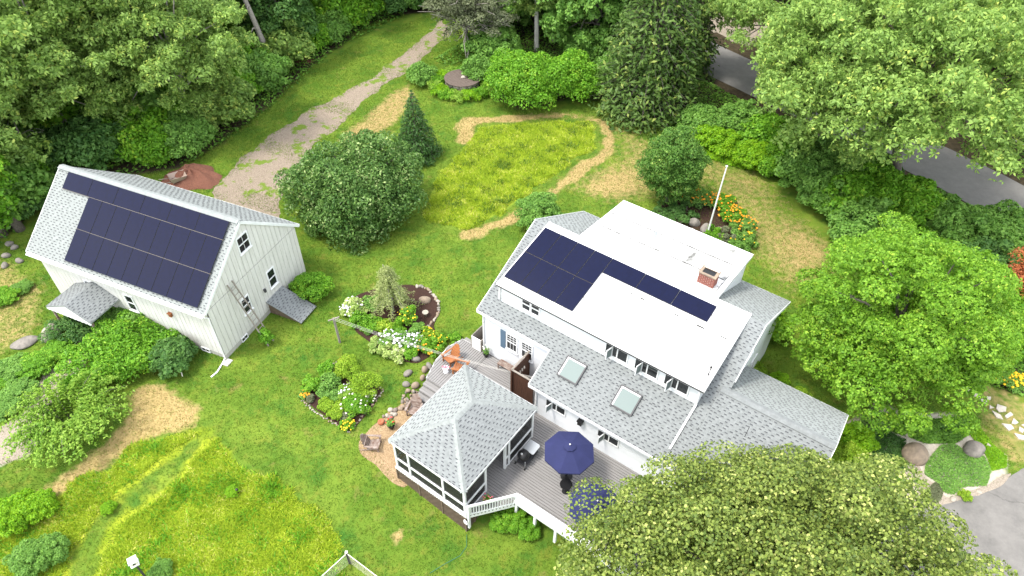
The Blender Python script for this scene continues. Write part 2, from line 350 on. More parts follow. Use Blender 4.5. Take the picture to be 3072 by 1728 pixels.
def smooth_noise(P, s, seed):
    r = np.random.default_rng(seed); k = r.normal(size=(7, 2))*s; ph = r.uniform(0, 6.28, 7)
    return np.sin(P@k.T+ph).mean(1)
# ------------------------------------------------------------------ ground regions (outlines on the ground)
DRY1 = G2([(345, 985), (400, 972), (440, 985), (495, 1030), (488, 1062), (450, 1085), (400, 1088), (330, 1130), (250, 1195), (150, 1245), (80, 1268), (95, 1240), (200, 1165), (290, 1100), (325, 1045)])
DRY2 = G2([(1030, 210), (980, 240), (930, 285), (880, 325), (860, 350), (910, 368), (965, 332), (1015, 290), (1045, 245)])
DRYL = G2([(1168, 350), (1178, 305), (1300, 297), (1430, 290), (1505, 302), (1535, 345), (1520, 392), (1455, 432), (1385, 490), (1290, 550), (1180, 588)])
DRY4 = G2([(1560, 300), (1640, 360), (1760, 400), (1900, 440), (2000, 500), (2060, 560), (2100, 640), (2080, 720), (1990, 745), (1880, 650), (1780, 490), (1560, 515), (1480, 500), (1440, 470), (1540, 410)])
DRY5 = G2([(2440, 950), (2520, 965), (2620, 1010), (2700, 1130), (2560, 1190), (2500, 1130), (2450, 1050)])
DIRTL = G2([(-80, 640), (60, 660), (120, 720), (110, 790), (70, 860), (-80, 930)])
MEAD1 = G2([(1205, 322), (1300, 312), (1490, 308), (1502, 340), (1488, 372), (1400, 430), (1330, 490), (1240, 550), (1150, 580), (1085, 555), (1080, 500), (1110, 440), (1160, 380)])
MEAD2 = G2([(-150, 1330), (0, 1290), (150, 1245), (270, 1180), (400, 1098), (510, 1105), (640, 1175), (780, 1285), (870, 1360), (850, 1449), (820, 1560), (-150, 1560)])
TRACK = G2([(505, 1105), (440, 1165), (350, 1240), (270, 1310), (215, 1400), (190, 1500)])
GRAV = G2([(525, 485), (590, 418), (680, 340), (760, 288), (860, 236), (960, 178), (1050, 108), (1110, 50), (1135, 80), (1065, 150), (965, 212), (885, 290), (805, 350), (755, 420), (705, 500), (700, 560), (600, 560)])
SAND = G2([(-60, 1120), (0, 1085), (60, 1035), (110, 955), (180, 885), (215, 848), (238, 862), (205, 920), (140, 990), (92, 1070), (75, 1150), (0, 1172), (-60, 1190)])
ROADC = np.array([(5, 76), (13, 65), (18, 58.3), (24, 51), (30.3, 43.3), (34.3, 37.6), (40, 29), (48, 15)])
APRON = np.array([G(*q)[:2] for q in ((2480, 1728), (2600, 1620), (2715, 1535), (2800, 1508), (2920, 1478), (3005, 1443), (3072, 1400), (3250, 1290), (3600, 1300), (3700, 1728), (3400, 2100), (2500, 2000))])
PATIO = G2([(900, 1110), (925, 1085), (975, 1040), (1020, 1010), (1080, 990), (1130, 1000), (1060, 1180), (1020, 1230), (985, 1215), (940, 1165), (905, 1140)])
BED1 = G2([(868, 780), (890, 745), (950, 725), (1030, 717), (1080, 728), (1103, 755), (1103, 790), (1085, 825), (1110, 855), (1095, 890), (1050, 915), (990, 905), (940, 870), (895, 835)])
BED2 = G2([(760, 1005), (800, 960), (845, 910), (890, 925), (965, 980), (935, 1030), (880, 1090), (820, 1050)])
BED3 = G2([(1660, 520), (1720, 480), (1790, 495), (1850, 530), (1890, 590), (1870, 640), (1800, 660), (1650, 580)])
ROCKG = G2([(2085, 1140), (2130, 1060), (2230, 1030), (2400, 1040), (2440, 1060), (2530, 1160), (2530, 1195), (2450, 1232), (2350, 1262), (2280, 1280), (2200, 1230), (2120, 1190)])
FOREST = np.vstack([[(-110, 33)], G2([(-60, 640), (60, 560), (140, 470), (330, 440), (450, 420), (500, 400), (570, 345), (690, 260), (760, 180), (850, 120), (930, 60), (1020, 35), (1110, 28)]), [(-2, 72), (6, 73), (6, 140), (-110, 140)]])
FOREST2 = np.vstack([G2([(1230, 130), (1240, 240), (1300, 275), (1470, 245), (1560, 260), (1660, 320), (1790, 375), (1900, 415), (2040, 490), (2110, 580), (2140, 660), (2200, 760), (2300, 900), (2450, 945), (2576, 1005), (2700, 1020)]), [(60, 25), (90, 140), (6, 140), (6, 73), (-2, 72)], G2([(1200, 50)])])
BACKL = G2([(1085, 60), (1240, 40), (1240, 200), (1090, 210), (1050, 150)])
# ------------------------------------------------------------------ ground sheet
def axis(lo, hi, step, far):
    a = np.arange(lo, hi+1e-6, step); o = [1, 3, 8, 18, 40, 90, 200, far]
    return np.concatenate([lo-np.array(o[::-1]), a, hi+np.array(o)])
gx, gy = axis(-44, 44, .4, 600), axis(6, 80, .4, 700)
XX, YY = np.meshgrid(gx, gy); P2 = np.stack([XX.ravel(), YY.ravel()], 1)
jit = smooth_noise(P2, .8, 3)*.6+smooth_noise(P2, 2.9, 4)*.3
def soft(poly, w): return sm(.5-(sdist(P2, poly)+jit*.8)/(2*w))
def line(poly, w): return sm((w+jit-segdist(P2, poly, False))/.5)
dry = np.maximum.reduce([soft(DRY1, .45)*.85, soft(DRY2, .7)*.72, line(DRYL, .68)*.88, soft(DRY4, 1.8)*(.55+.5*smooth_noise(P2, .5, 5)), soft(DRY5, .6)*.5, soft(DIRTL, .8)*.55, sm((.45-np.hypot(P2[:, 0]+4.82, P2[:, 1]-14.31))/.3)])
mead = np.maximum(soft(wob(MEAD1, .5, .3, 61), .4), soft(wob(MEAD2, .5, .4, 62), .5)) * (1-.75*line(TRACK, .75))
wood = np.maximum.reduce([soft(FOREST, .8), soft(FOREST2, .8)])
sand = np.maximum.reduce([soft(SAND, .4), soft(ROCKG, .3)*.9])
V = np.column_stack([P2, gz(P2[:, 0], P2[:, 1])])
nx, ny = len(gx), len(gy); ii = np.arange(nx*ny).reshape(ny, nx)
F = np.stack([ii[:-1, :-1].ravel(), ii[:-1, 1:].ravel(), ii[1:, 1:].ravel(), ii[1:, :-1].ravel()], 1)
gm = npmesh('ground', V, F, smooth=True)
att = gm.color_attributes.new('zone', 'FLOAT_COLOR', 'POINT')
att.data.foreach_set('color', np.column_stack([np.clip(dry, 0, 1), np.clip(mead, 0, 1), np.clip(wood, 0, 1), np.clip(sand, 0, 1)]).astype(np.float32).ravel())
def ground_mat():
    m, t, p = newmat('ground_mat'); p.inputs['Roughness'].default_value = .95; p.inputs['Specular IOR Level'].default_value = .1
    g = t.nodes.new('ShaderNodeNewGeometry'); a = t.nodes.new('ShaderNodeAttribute'); a.attribute_name = 'zone'; sx = t.nodes.new('ShaderNodeSeparateColor'); L(t, a.outputs['Color'], sx.inputs[0])
    def noise(s, d=5, lo=.35, hi=.65, c1=(0, 0, 0), c2=(1, 1, 1), r=.65):
        n = t.nodes.new('ShaderNodeTexNoise'); n.inputs['Scale'].default_value = s; n.inputs['Detail'].default_value = d; n.inputs['Roughness'].default_value = r; L(t, g.outputs['Position'], n.inputs[0])
        q = t.nodes.new('ShaderNodeValToRGB'); e = q.color_ramp.elements; e[0].position = lo; e[1].position = hi; e[0].color = (*c1, 1); e[1].color = (*c2, 1); L(t, n.outputs[0], q.inputs[0]); return q.outputs[0]
    def mix(f, x, y, blend='MIX'):
        k = t.nodes.new('ShaderNodeMix'); k.data_type = 'RGBA'; k.blend_type = blend
        for s, i in ((f, 0), (x, 6), (y, 7)):
            if isinstance(s, (float, int)): k.inputs[i].default_value = s
            elif isinstance(s, tuple): k.inputs[i].default_value = (*s, 1)
            else: L(t, s, k.inputs[i])
        return k.outputs[2]
    def edge(ch, sc=2.2):      # break a zone's edge up with noise
        n = t.nodes.new('ShaderNodeTexNoise'); n.inputs['Scale'].default_value = sc; n.inputs['Detail'].default_value = 6; L(t, g.outputs['Position'], n.inputs[0])
        k = t.nodes.new('ShaderNodeMath'); k.operation = 'MULTIPLY_ADD'; k.inputs[1].default_value = 1.1; k.inputs[2].default_value = -.55; L(t, n.outputs[0], k.inputs[0])
        s = t.nodes.new('ShaderNodeMath'); s.operation = 'ADD'; L(t, k.outputs[0], s.inputs[0]); L(t, ch, s.inputs[1])
        q = t.nodes.new('ShaderNodeMapRange'); q.inputs[1].default_value = .3; q.inputs[2].default_value = .75; L(t, s.outputs[0], q.inputs[0]); return q.outputs[0]
    lawn = mix(noise(.28, 4), (.085, .17, .018), (.19, .27, .035))
    lawn = mix(noise(.5, 5, .50, .70), lawn, (.055, .15, .02)); lawn = mix(noise(1.4, 6, .52, .72), lawn, (.20, .225, .035))
    lawn = mix(noise(.75, 7, .60, .76), lawn, (.25, .20, .07))
    lawn = mix(noise(22, 6, .3, .7), mix(1.0, lawn, (.55, .60, .5), 'MULTIPLY'), lawn)
    dryc = mix(noise(9, 8, .3, .7), (.27, .20, .075), (.42, .32, .145))
    mea = mix(noise(.6, 5), (.15, .22, .012), (.32, .36, .03))
    fl = mix(noise(2.5, 8), (.035, .030, .018), (.085, .065, .04))
    snd = mix(noise(4, 9), (.38, .34, .28), (.50, .45, .38))
    c = mix(edge(sx.outputs[0]), lawn, dryc); c = mix(edge(sx.outputs[1], 1.3), c, mea); c = mix(edge(sx.outputs[2], .8), c, fl); c = mix(edge(a.outputs['Alpha'], 1.2), c, snd)
    L(t, c, p.inputs['Base Color'])
    n = t.nodes.new('ShaderNodeTexNoise'); n.inputs['Scale'].default_value = 30; n.inputs['Detail'].default_value = 5; L(t, g.outputs['Position'], n.inputs[0])
    b = t.nodes.new('ShaderNodeBump'); b.inputs['Strength'].default_value = .6; b.inputs['Distance'].default_value = .05; L(t, n.outputs[0], b.inputs['Height']); L(t, b.outputs[0], p.inputs['Normal'])
ground_mat(); gm.materials.append(M['ground_mat'])
tag(link(bpy.data.objects.new('ground', gm)), 'mown lawn with dry tan strips and rough meadow patches', kind='structure')

def sheet(name, poly, z, m, label, amp=.12, seed=1, step=.22):
    """flat outline as a thin triangulated sheet that follows the ground"""
    import bmesh
    q = wob(poly, step, amp, seed); bm = bmesh.new()
    f = bm.faces.new([bm.verts.new((x, y, float(gz(x, y))+z)) for x, y in q]); bmesh.ops.triangulate(bm, faces=[f])
    bmesh.ops.recalc_face_normals(bm, faces=bm.faces)
    if sum(f.normal.z for f in bm.faces) < 0: bmesh.ops.reverse_faces(bm, faces=bm.faces)
    me = bpy.data.meshes.new(name); bm.to_mesh(me); bm.free(); me.materials.append(M[m])
    return tag(link(bpy.data.objects.new(name, me)), label, kind='structure')
sheet('gravel_driveway', GRAV, .012, 'gravel', 'gravel driveway with grass patches running up from the barn', .22)
sheet('sandy_track', SAND, .012, 'sand_gravel', 'pale sandy track along the left edge', .2, 2)
sheet('gravel_patio', PATIO, .016, 'pea_gravel', 'tan pea gravel patio beside the screened porch', .05, 3)
def ribbon(c, w):
    d = np.gradient(c, axis=0); n = np.column_stack([-d[:, 1], d[:, 0]]); n /= np.linalg.norm(n, axis=1)[:, None]
    return np.vstack([c+n*w/2, (c-n*w/2)[::-1]])
t_ = np.linspace(0, len(ROADC)-1, 40); RC = np.column_stack([np.interp(t_, range(len(ROADC)), ROADC[:, k]) for k in (0, 1)])
ROAD = ribbon(RC, 5.2)
sheet('road', ROAD, .016, 'asphalt', 'grey asphalt road behind the trees', .04, 4, .6)
sheet('asphalt_apron', APRON, .016, 'asphalt_old', 'cracked asphalt driveway apron at the lower right', .05, 5)
sheet('roadside_verge', np.array([(17.5, 65.5), (21.5, 61.5), (26, 60), (24.5, 66), (20, 69)]), .012, 'sand_gravel', 'sandy verge beyond the road', .3, 6)
bed_isl = sheet('mulch_bed', BED1, .03, 'mulch', 'mulched island flower bed with stone edging', .05, 7)
bed_dia = sheet('mulch_bed', BED2, .03, 'mulch', 'diamond shaped mulch flower bed on the lawn', .03, 8)
bed_rear = sheet('mulch_bed', BED3, .03, 'mulch', 'flower bed behind the house', .06, 9)

# ------------------------------------------------------------------ foliage builders
def unit(a): return a/(np.linalg.norm(a, axis=-1, keepdims=True)+1e-9)
def rosettes(P, N, size, rng, k=5, spread=.55):
    """turn every k-th point into a whorl of k leaves lying round a common centre"""
    n = len(P)//k*k; c = np.repeat(P[:n:k], k, 0); Nn = unit(np.repeat(N[:n:k], k, 0)); s = np.repeat(np.broadcast_to(size, (len(P),))[:n:k], k)
    t = unit(np.cross(Nn, np.repeat(rng.normal(size=(n//k, 3)), k, 0))); b = np.cross(Nn, t); a = np.tile(np.arange(k), n//k)*2*PI/k+rng.normal(size=n)*.35
    d = t*np.cos(a)[:, None]+b*np.sin(a)[:, None]; return c+d*s[:, None]*spread-Nn*(s*.12)[:, None], Nn+d*.35+rng.normal(size=(n, 3))*.15, s, d
def leaf_quads(P, N, size, rng, asp=.55, fold=.12, T=None):
    """one folded rhombic leaf per point; N = facing normals, size = length (array or number)"""
    n = len(P); N = unit(N); t = unit(np.cross(N, unit(rng.normal(size=(n, 3))))) if T is None else unit(T-N*(T*N).sum(1)[:, None]); b = np.cross(N, t)
    s = np.broadcast_to(np.asarray(size, float), (n,))[:, None]
    Vq = np.empty((n, 4, 3)); Vq[:, 0] = P-t*s*.5; Vq[:, 2] = P+t*s*.5-N*s*fold; Vq[:, 1] = P+b*s*asp*.5+N*s*fold; Vq[:, 3] = P-b*s*asp*.5+N*s*fold
    return Vq.reshape(-1, 3), np.arange(4*n).reshape(n, 4)
def leafmesh(name, P, N, size, rng, m, asp=.55, fold=.12, ros=0):
    T = None
    if ros: P, N, size, T = rosettes(P, N, size, rng, ros)
    V, F = leaf_quads(P, N, size, rng, asp, fold, T); me = npmesh(name, V, F); me.materials.append(M[m]); return me
def sphere_pts(n, rng): return unit(rng.normal(size=(n, 3)))
def clump_leaves(cs, rs, per, rng, flat=.7, up=.4, jitter=.45, low=-.35, thick=.35):
    """leaves on the outer shells of clumps: cs centres (k,3), rs radii (k,)"""
    k = len(cs); i = np.repeat(np.arange(k), (per*.82*(rs/rs.mean())**1.2).astype(int)+3)
    d = sphere_pts(len(i), rng); d[:, 2] = np.where(d[:, 2] < low, -d[:, 2], d[:, 2])
    r = rs[i]*(1-thick*rng.random(len(i))**1.5)
    P = cs[i]+d*r[:, None]*np.array([1, 1, flat]); N = d*.6+np.array([0, 0, up])+rng.normal(size=d.shape)*jitter
    return P, N
def crown_clumps(R, Rz, zc, n, rng, prof=None, rc=.3, low=-.45, bk=.22):
    """clump centres spread through an uneven crown ellipsoid, biased to its outside"""
    g = (np.arange(n)+.5)/n; z = low+(1-low)*g; ph = np.arange(n)*2.39996+rng.uniform(0, 6); q = np.sqrt(np.maximum(0, 1-z*z))
    d = np.column_stack([q*np.cos(ph), q*np.sin(ph), z])
    ks = rng.normal(size=(4, 3))*2; bump = 1+bk*np.sin(d@ks.T+rng.uniform(0, 6, 4)).sum(1)/2
    rr = (.78+.20*rng.random(n))*bump; rad = R*rc*(.6+.75*rng.random(n)); ni = int(n*.4); j = rng.permutation(n)[:ni]
    d = np.vstack([d, d[j]]); rr = np.r_[rr, rr[j]*rng.uniform(.45, .72, ni)]; rad = np.r_[rad, R*rc*1.35*np.ones(ni)]
    cs = d*rr[:, None]*np.array([R, R, Rz])+np.array([0, 0, zc])+rng.normal(size=d.shape)*R*.05
    return cs, rad
def limbs(mb, base, cs, rng, r0, zsplit, frac=.4, lean=(0, 0), n=7):
    top = v3(base[0]+lean[0], base[1]+lean[1], zsplit); mid = (v3(*base)+top)/2+np.append(rng.normal(size=2)*r0*.8, 0)
    mb.tube([base, v3(*base)+(mid-v3(*base))*.12, mid, top], [r0*1.35, r0*1.05, r0*.9, r0*.7], n)
    idx = rng.permutation(len(cs))[:max(3, int(len(cs)*frac))]
    for j in idx:
        c = cs[j]; s = mid+(top-mid)*rng.uniform(.1, 1); k = (s+c)/2+np.append(rng.normal(size=2)*.25, .25*np.linalg.norm(c-s)*.5)
        mb.tube([s, k, c], [r0*.42, r0*.24, r0*.07], 5, cap=False)
class Tree: pass
def broadleaf(name, label, cat, P, H, R, Rz, m, seed, nc=70, per=420, leaf=.2, rc=.3, r0=.2, bark='bark', up=.4, jit=.45, asp=.55, flat=.7, low=-.45, lean=(0, 0), group=None, frac=.4, rz=0, ros=0, thick=.35, bk=.22):
    rng = np.random.default_rng(seed); o = thing(name, label, cat, P, rz, group)
    zc = H-Rz; cs, rs = crown_clumps(R, Rz, zc, nc, rng, rc=rc, low=low, bk=bk); cs[:, :2] += np.array(lean)
    mb = MB(); limbs(mb, (0, 0, -.1), cs, rng, r0, max(zc*.85, .4), frac, (lean[0]*.7, lean[1]*.7)); mb.build('trunk', bark, o, True)
    Pq, N = clump_leaves(cs, rs, per, rng, flat, up, jit, thick=thick); me = leafmesh('crown', Pq, N, leaf*rng.uniform(.6, 1.25, len(Pq)), rng, m, asp, ros=ros)
    link(bpy.data.objects.new('crown', me), o); return o
def recopy(o, label, P, s=1, rz=0, m=None, sz=None, group=None):
    c = copy_tree(o); c.location = P; c.rotation_euler = (0, 0, rz); c.scale = (s, s, s if sz is None else sz); c['label'] = label
    if group: c['group'] = group
    if m:
        for ch in c.children:
            if ch.name.startswith('crown') or ch.name.startswith('foliage'): ch.material_slots[0].link = 'OBJECT'; ch.material_slots[0].material = M[m]
    return c
def conifer(name, label, P, H, R, m, seed, nl=16, per=16, tuft=16, leaf=.16, droop=.25, bark='bark', base=.05, r0=.12, group=None, power=1.0, asp=.3):
    rng = np.random.default_rng(seed); o = thing(name, label, 'tree', P, 0, group); mb = MB(); mb.tube([(0, 0, -.1), (0, 0, H*.5), (0, 0, H*.98)], [r0, r0*.6, .01], 7)
    Ps, Ns = [], []
    for i in range(nl):
        f = i/(nl-1); z = H*(base+(1-base)*f*.97); rad = R*(1-f)**power*rng.uniform(.9, 1.08)+.05; nb = max(4, int(per*(1-f*.6)))
        for k in range(nb):
            a = 2*PI*(k+rng.uniform(-.3, .3))/nb+i*1.3; L_ = rad*rng.uniform(.78, 1.1); tip = v3(math.cos(a)*L_, math.sin(a)*L_, z-droop*L_+rng.normal()*.04*H/10)
            mb.tube([(0, 0, z), tip], [.02*H/6, .006], 3, cap=False)
            n = max(3, int(tuft*L_/R)); t = np.sqrt(rng.uniform(.08, 1, n)); side = v3(-math.sin(a), math.cos(a), 0)
            q = v3(0, 0, z)+(tip-v3(0, 0, z))*t[:, None]; q = q+side*(rng.normal(size=n)*.14*L_)[:, None]; q[:, 2] += rng.normal(size=n)*.03*L_-abs(rng.normal(size=n))*.04*L_
            Ps.append(q); Ns.append(v3(math.cos(a)*.5, math.sin(a)*.5, .9)+rng.normal(size=(n, 3))*.4)
    mb.build('trunk', bark, o); Pq, N = np.vstack(Ps), np.vstack(Ns)
    link(bpy.data.objects.new('crown', leafmesh('crown', Pq, N, leaf*rng.uniform(.7, 1.3, len(Pq)), rng, m, asp)), o); return o
def shrub(name, label, P, R, H, m, seed, nc=26, per=260, leaf=.13, rc=.36, up=.55, jit=.55, asp=.55, cat='shrub', group=None, sx=1, rz=0, stem='bark', low=-.1, flat=.8):
    rng = np.random.default_rng(seed); o = thing(name, label, cat, P, rz, group)
    cs, rs = crown_clumps(R*.86, H*.62, H*.34, nc, rng, rc=rc, low=low); cs[:, 0] *= sx; rs = np.minimum(rs, H*.5)
    mb = MB()
    for j in range(min(7, nc)): mb.tube([(cs[j][0]*.15, cs[j][1]*.15, -.05), cs[-1-j]*v3(.5, .5, .6), cs[-1-j]], [.035, .025, .008], 5, cap=False)
    mb.build('stem', stem, o)
    Pq, N = clump_leaves(cs, rs, per, rng, flat, up, jit); Pq[:, 2] = np.abs(Pq[:, 2])+.02
    link(bpy.data.objects.new('foliage', leafmesh('foliage', Pq, N, leaf*rng.uniform(.6, 1.25, len(Pq)), rng, m, asp)), o); return o
def arching(name, label, P, R, H, m, seed, ns=110, per=60, leaf=.11, sx=1, rz=0):
    """shrub of long arching canes with leaves set along them"""
    rng = np.random.default_rng(seed); o = thing(name, label, 'shrub', P, rz); mb = MB(); Ps, Ns = [], []
    for k in range(ns):
        a = rng.uniform(0, 2*PI); Lr = R*rng.uniform(.45, 1.1); h = H*rng.uniform(.75, 1.1); d = v3(math.cos(a)*sx, math.sin(a), 0)
        t = np.linspace(0, 1, 8)[:, None]; z = h*(2.6*t-1.9*t*t); pts = d*Lr*t**1.2+v3(0, 0, 1)*z+d*.25
        if k % 4 == 0: mb.tube(pts, [.02, .018, .016, .014, .012, .01, .008, .005], 3, cap=False)
        tt = rng.uniform(.2, 1, per); q = np.column_stack([np.interp(tt, t[:, 0], pts[:, j]) for j in range(3)])+rng.normal(size=(per, 3))*.075
        Ps.append(q); Ns.append(d*.4+v3(0, 0, .8)+rng.normal(size=(per, 3))*.5)
    mb.build('stem', 'bark', o); Pq, N = np.vstack(Ps), np.vstack(Ns); Pq[:, 2] = np.abs(Pq[:, 2])
    link(bpy.data.objects.new('foliage', leafmesh('foliage', Pq, N, leaf*rng.uniform(.7, 1.3, len(Pq)), rng, m, .45)), o); return o
def blades(name, P, h, w, m, rng, per=2, lean=.5, label=None):
    n = len(P)*per; B = np.repeat(P, per, 0)+rng.normal(size=(n, 2))*w*1.2; z = gz(B[:, 0], B[:, 1]); hh = np.repeat(np.broadcast_to(h, (len(P),)), per)*rng.uniform(.6, 1.3, n)
    a = rng.uniform(0, 2*PI, n); l = hh*lean*rng.uniform(.2, 1.3, n); a2 = rng.uniform(0, 2*PI, n)
    V = np.empty((n, 3, 3)); dx, dy = np.cos(a)*w/2, np.sin(a)*w/2
    V[:, 0] = np.column_stack([B[:, 0]-dx, B[:, 1]-dy, z]); V[:, 1] = np.column_stack([B[:, 0]+dx, B[:, 1]+dy, z])
    V[:, 2] = np.column_stack([B[:, 0]+l*np.cos(a2), B[:, 1]+l*np.sin(a2), z+hh])
    me = npmesh(name, V.reshape(-1, 3), np.arange(3*n).reshape(n, 3)); me.materials.append(M[m])
    return tag(link(bpy.data.objects.new(name, me)), label, 'grass', kind='stuff')
# ------------------------------------------------------------------ building helpers
def obx(mb, O, A, B, N, a0, a1, b0, b1, n0, n1, mi=0):
    O, A, B, N = map(lambda q: np.asarray(q, float), (O, A, B, N))
    c = [O+A*a+B*b+N*n for n in (n0, n1) for a, b in ((a0, b0), (a1, b0), (a1, b1), (a0, b1))]
    return mb.add(c, [(0, 3, 2, 1), (4, 5, 6, 7), (0, 1, 5, 4), (1, 2, 6, 5), (2, 3, 7, 6), (3, 0, 4, 7)], mi)
def pmat(O, A, B, N): return Matrix(((A[0], B[0], N[0], O[0]), (A[1], B[1], N[1], O[1]), (A[2], B[2], N[2], O[2]), (0, 0, 0, 1)))
Z3 = v3(0, 0, 1)
def window(parent, O, A, N, w, h, name='window', casing=.07, sashes=2, cols=1, rows=1, sill=True, glass='glass_dark', m='white_paint'):
    """O = lower left corner on the wall, A along the wall, N outward; frame part with one pane sub-part per light"""
    f = MB(); A, N = v3(*A), v3(*N)
    for a0, a1, b0, b1 in ((-casing, 0, -casing, h+casing), (w, w+casing, -casing, h+casing), (0, w, h, h+casing), (0, w, -casing, 0)): obx(f, O, A, Z3, N, a0, a1, b0, b1, 0, .045)
    if sill: obx(f, O, A, Z3, N, -casing-.03, w+casing+.03, -casing-.03, -casing, 0, .09)
    sh = h/sashes; bar = .028
    for k in range(1, sashes): obx(f, O, A, Z3, N, 0, w, k*sh-bar, k*sh+bar, 0, .035)
    for k in range(sashes):
        for c in range(1, cols): obx(f, O, A, Z3, N, w*c/cols-.009, w*c/cols+.009, k*sh, (k+1)*sh, .0, .028)
        if k == sashes-1:
            for r in range(1, rows): obx(f, O, A, Z3, N, 0, w, k*sh+sh*r/rows-.009, k*sh+sh*r/rows+.009, 0, .026)
    o = f.build(name, m, parent)
    for k in range(sashes):
        g = MB(); obx(g, O, A, Z3, N, .0, w, k*sh, (k+1)*sh, -.02, .012); g.build('pane', glass, o)
    return o
class Shingler:
    """lays shingle courses on roof planes; the nearest 300 whole shingles become objects, the rest one joined part"""
    EX, TW = .135, .31
    def __init__(s, root): s.root = root; s.mw = None; s.tabs = []
    def plane(s, O, A, D, N, poly, pale=False, seed=0):
        O, A, D, N = map(lambda q: np.asarray(q, float), (O, A, D, N)); rng = np.random.default_rng(seed)
        poly = np.asarray(poly, float); smin, smax = poly[:, 1].min(), poly[:, 1].max(); r = 0; sv = smin
        while sv < smax-1e-6:
            e = min(s.EX, smax-sv); m = sv+e*.5; xs = []
            for i in range(len(poly)):
                (u1, s1), (u2, s2) = poly[i], poly[(i+1) % len(poly)]
                if (s1 > m) != (s2 > m): xs.append(u1+(u2-u1)*(m-s1)/(s2-s1))
            if len(xs) >= 2:
                u0, u1 = min(xs), max(xs); u = u0-((r*.37+rng.uniform(-.03, .03)) % 1)*s.TW
                while u < u1-.02:
                    a, b = max(u, u0), min(u+s.TW, u1)
                    if b-a > .03: s.tabs.append((O+A*a+D*(sv+e), A, -D, N, b-a, e, int(rng.integers(0, 4)), pale))
                    u += s.TW
            sv += s.EX; r += 1
    @staticmethod
    def geo(w, e, k):
        t = .010+.004*(k % 2); g = .004; x0, x1 = g, w-g; dw = (.12, .14, .105, .13)[k]; dx = (.03, .08, .13, .05)[k]
        V = [(x0, 0, 0), (x1, 0, 0), (x1, e, 0), (x0, e, 0), (x0, 0, t), (x1, 0, t), (x1, e, .003), (x0, e, .003)]
        F = [(4, 5, 6, 7), (0, 1, 5, 4), (1, 2, 6, 5), (3, 0, 4, 7)]; Mi = [0]*4
        if w > dx+dw*.6:
            q0, q1 = dx, min(dx+dw, x1-.005); y0, y1 = .014, .058; zz = lambda y: t+(.003-t)*y/e+.0025
            V += [(q0, y0, zz(y0)), (q1, y0, zz(y0)), (q1, y1, zz(y1)), (q0, y1, zz(y1))]; F.append((8, 9, 10, 11)); Mi.append(1)
        return V, F, Mi
    def finish(s, roof, cam_local, keep=300):
        full = [i for i, t in enumerate(s.tabs) if abs(t[4]-s.TW) < 1e-4 and abs(t[5]-s.EX) < 1e-4]
        full.sort(key=lambda i: np.linalg.norm(s.tabs[i][0]-cam_local)); sel = full[:keep]; ss = set(sel); cache = {}
        for i in sel:
            O, A, B, N, w, e, k, pale = s.tabs[i]; key = (k, pale)
            if key not in cache:
                V, F, Mi = s.geo(w, e, k); b = MB(); b.v, b.f, b.m = V, F, Mi; me = b.mesh('shingle'); me.materials.append(M['shingle_pale' if pale else 'shingle']); me.materials.append(M['shingle_dark']); cache[key] = me
            o = bpy.data.objects.new('shingle', cache[key]); link(o, roof); o.matrix_local = pmat(O, A, B, N)
        mb = MB()
        for i, (O, A, B, N, w, e, k, pale) in enumerate(s.tabs):
            if i in ss: continue
            V, F, Mi = s.geo(w, e, k); n = len(mb.v); mb.v += [tuple(O+A*x+B*y+N*z) for x, y, z in V]; mb.f += [tuple(j+n for j in f) for f in F]; mb.m += [2 if (pale and q == 0) else q for q in Mi]
        tag(mb.build('shingles', ['shingle', 'shingle_dark', 'shingle_pale'], roof), kind='stuff')
def cam_in(o, yaw, x, y): c, s_ = math.cos(-yaw), math.sin(-yaw); dx, dy = -x, -y; return v3(dx*c-dy*s_, dx*s_+dy*c, CH)
def ridgecaps(mb, p, q, w=.2, step=.13, t=.02, mi=0):
    p, q = v3(*p), v3(*q); n = int(np.linalg.norm(q-p)/step); d = (q-p)/n; side = unit(np.cross(d, Z3)); up = unit(np.cross(side, d))
    for i in range(n):
        a, b = p+d*i, p+d*(i+1.02); h = t+.006
        mb.add([a-side*w-up*.06+up*h, a+up*(h+.02), a+side*w-up*.06+up*h, b-side*w-up*.06+up*.01, b+up*.03, b+side*w-up*.06+up*.01], [(0, 1, 4, 3), (1, 2, 5, 4), (0, 2, 1), (3, 4, 5), (0, 3, 5, 2)], mi)

# ------------------------------------------------------------------ barn
barn = thing('barn', 'white board sided barn with grey shingled gable roof', 'barn', (BX, BY, 0), BYAW)
bp, bz, BSF, BSB = .6704, 6.655, 4.90, 5.03
cb, sb = math.cos(bp), math.sin(bp); BL, BR = -.854, 11.02
X1 = v3(1, 0, 0); Df, Nf = v3(0, -cb, -sb), v3(0, -sb, cb); Db, Nb_ = v3(0, cb, -sb), v3(0, sb, cb)
rz_ = MB(); O = v3(0, 0, bz)
rz_.slab([O+X1*BL, O+X1*BL+Df*BSF, O+X1*BR+Df*BSF, O+X1*BR], -Nf*.12); rz_.slab([O+X1*BR-Nb_*.001, O+X1*BR+Db*BSB, O+X1*BL+Db*BSB, O+X1*BL-Nb_*.001], -Nb_*.12)
ridgecaps(rz_, (BL, 0, bz), (BR, 0, bz)); broof = rz_.build('roof', ['shingle_pale'], barn)
sg = Shingler(barn); sg.plane(O, X1, Df, Nf, [(BL, 0.05), (BR, .05), (BR, BSF), (BL, BSF)], True, 1); sg.plane(O, X1, Db, Nb_, [(BL, .05), (BR, .05), (BR, BSB), (BL, BSB)], True, 2)
sg.finish(broof, cam_in(0, BYAW, BX, BY))
tr = MB()        # white rake boards and fascia
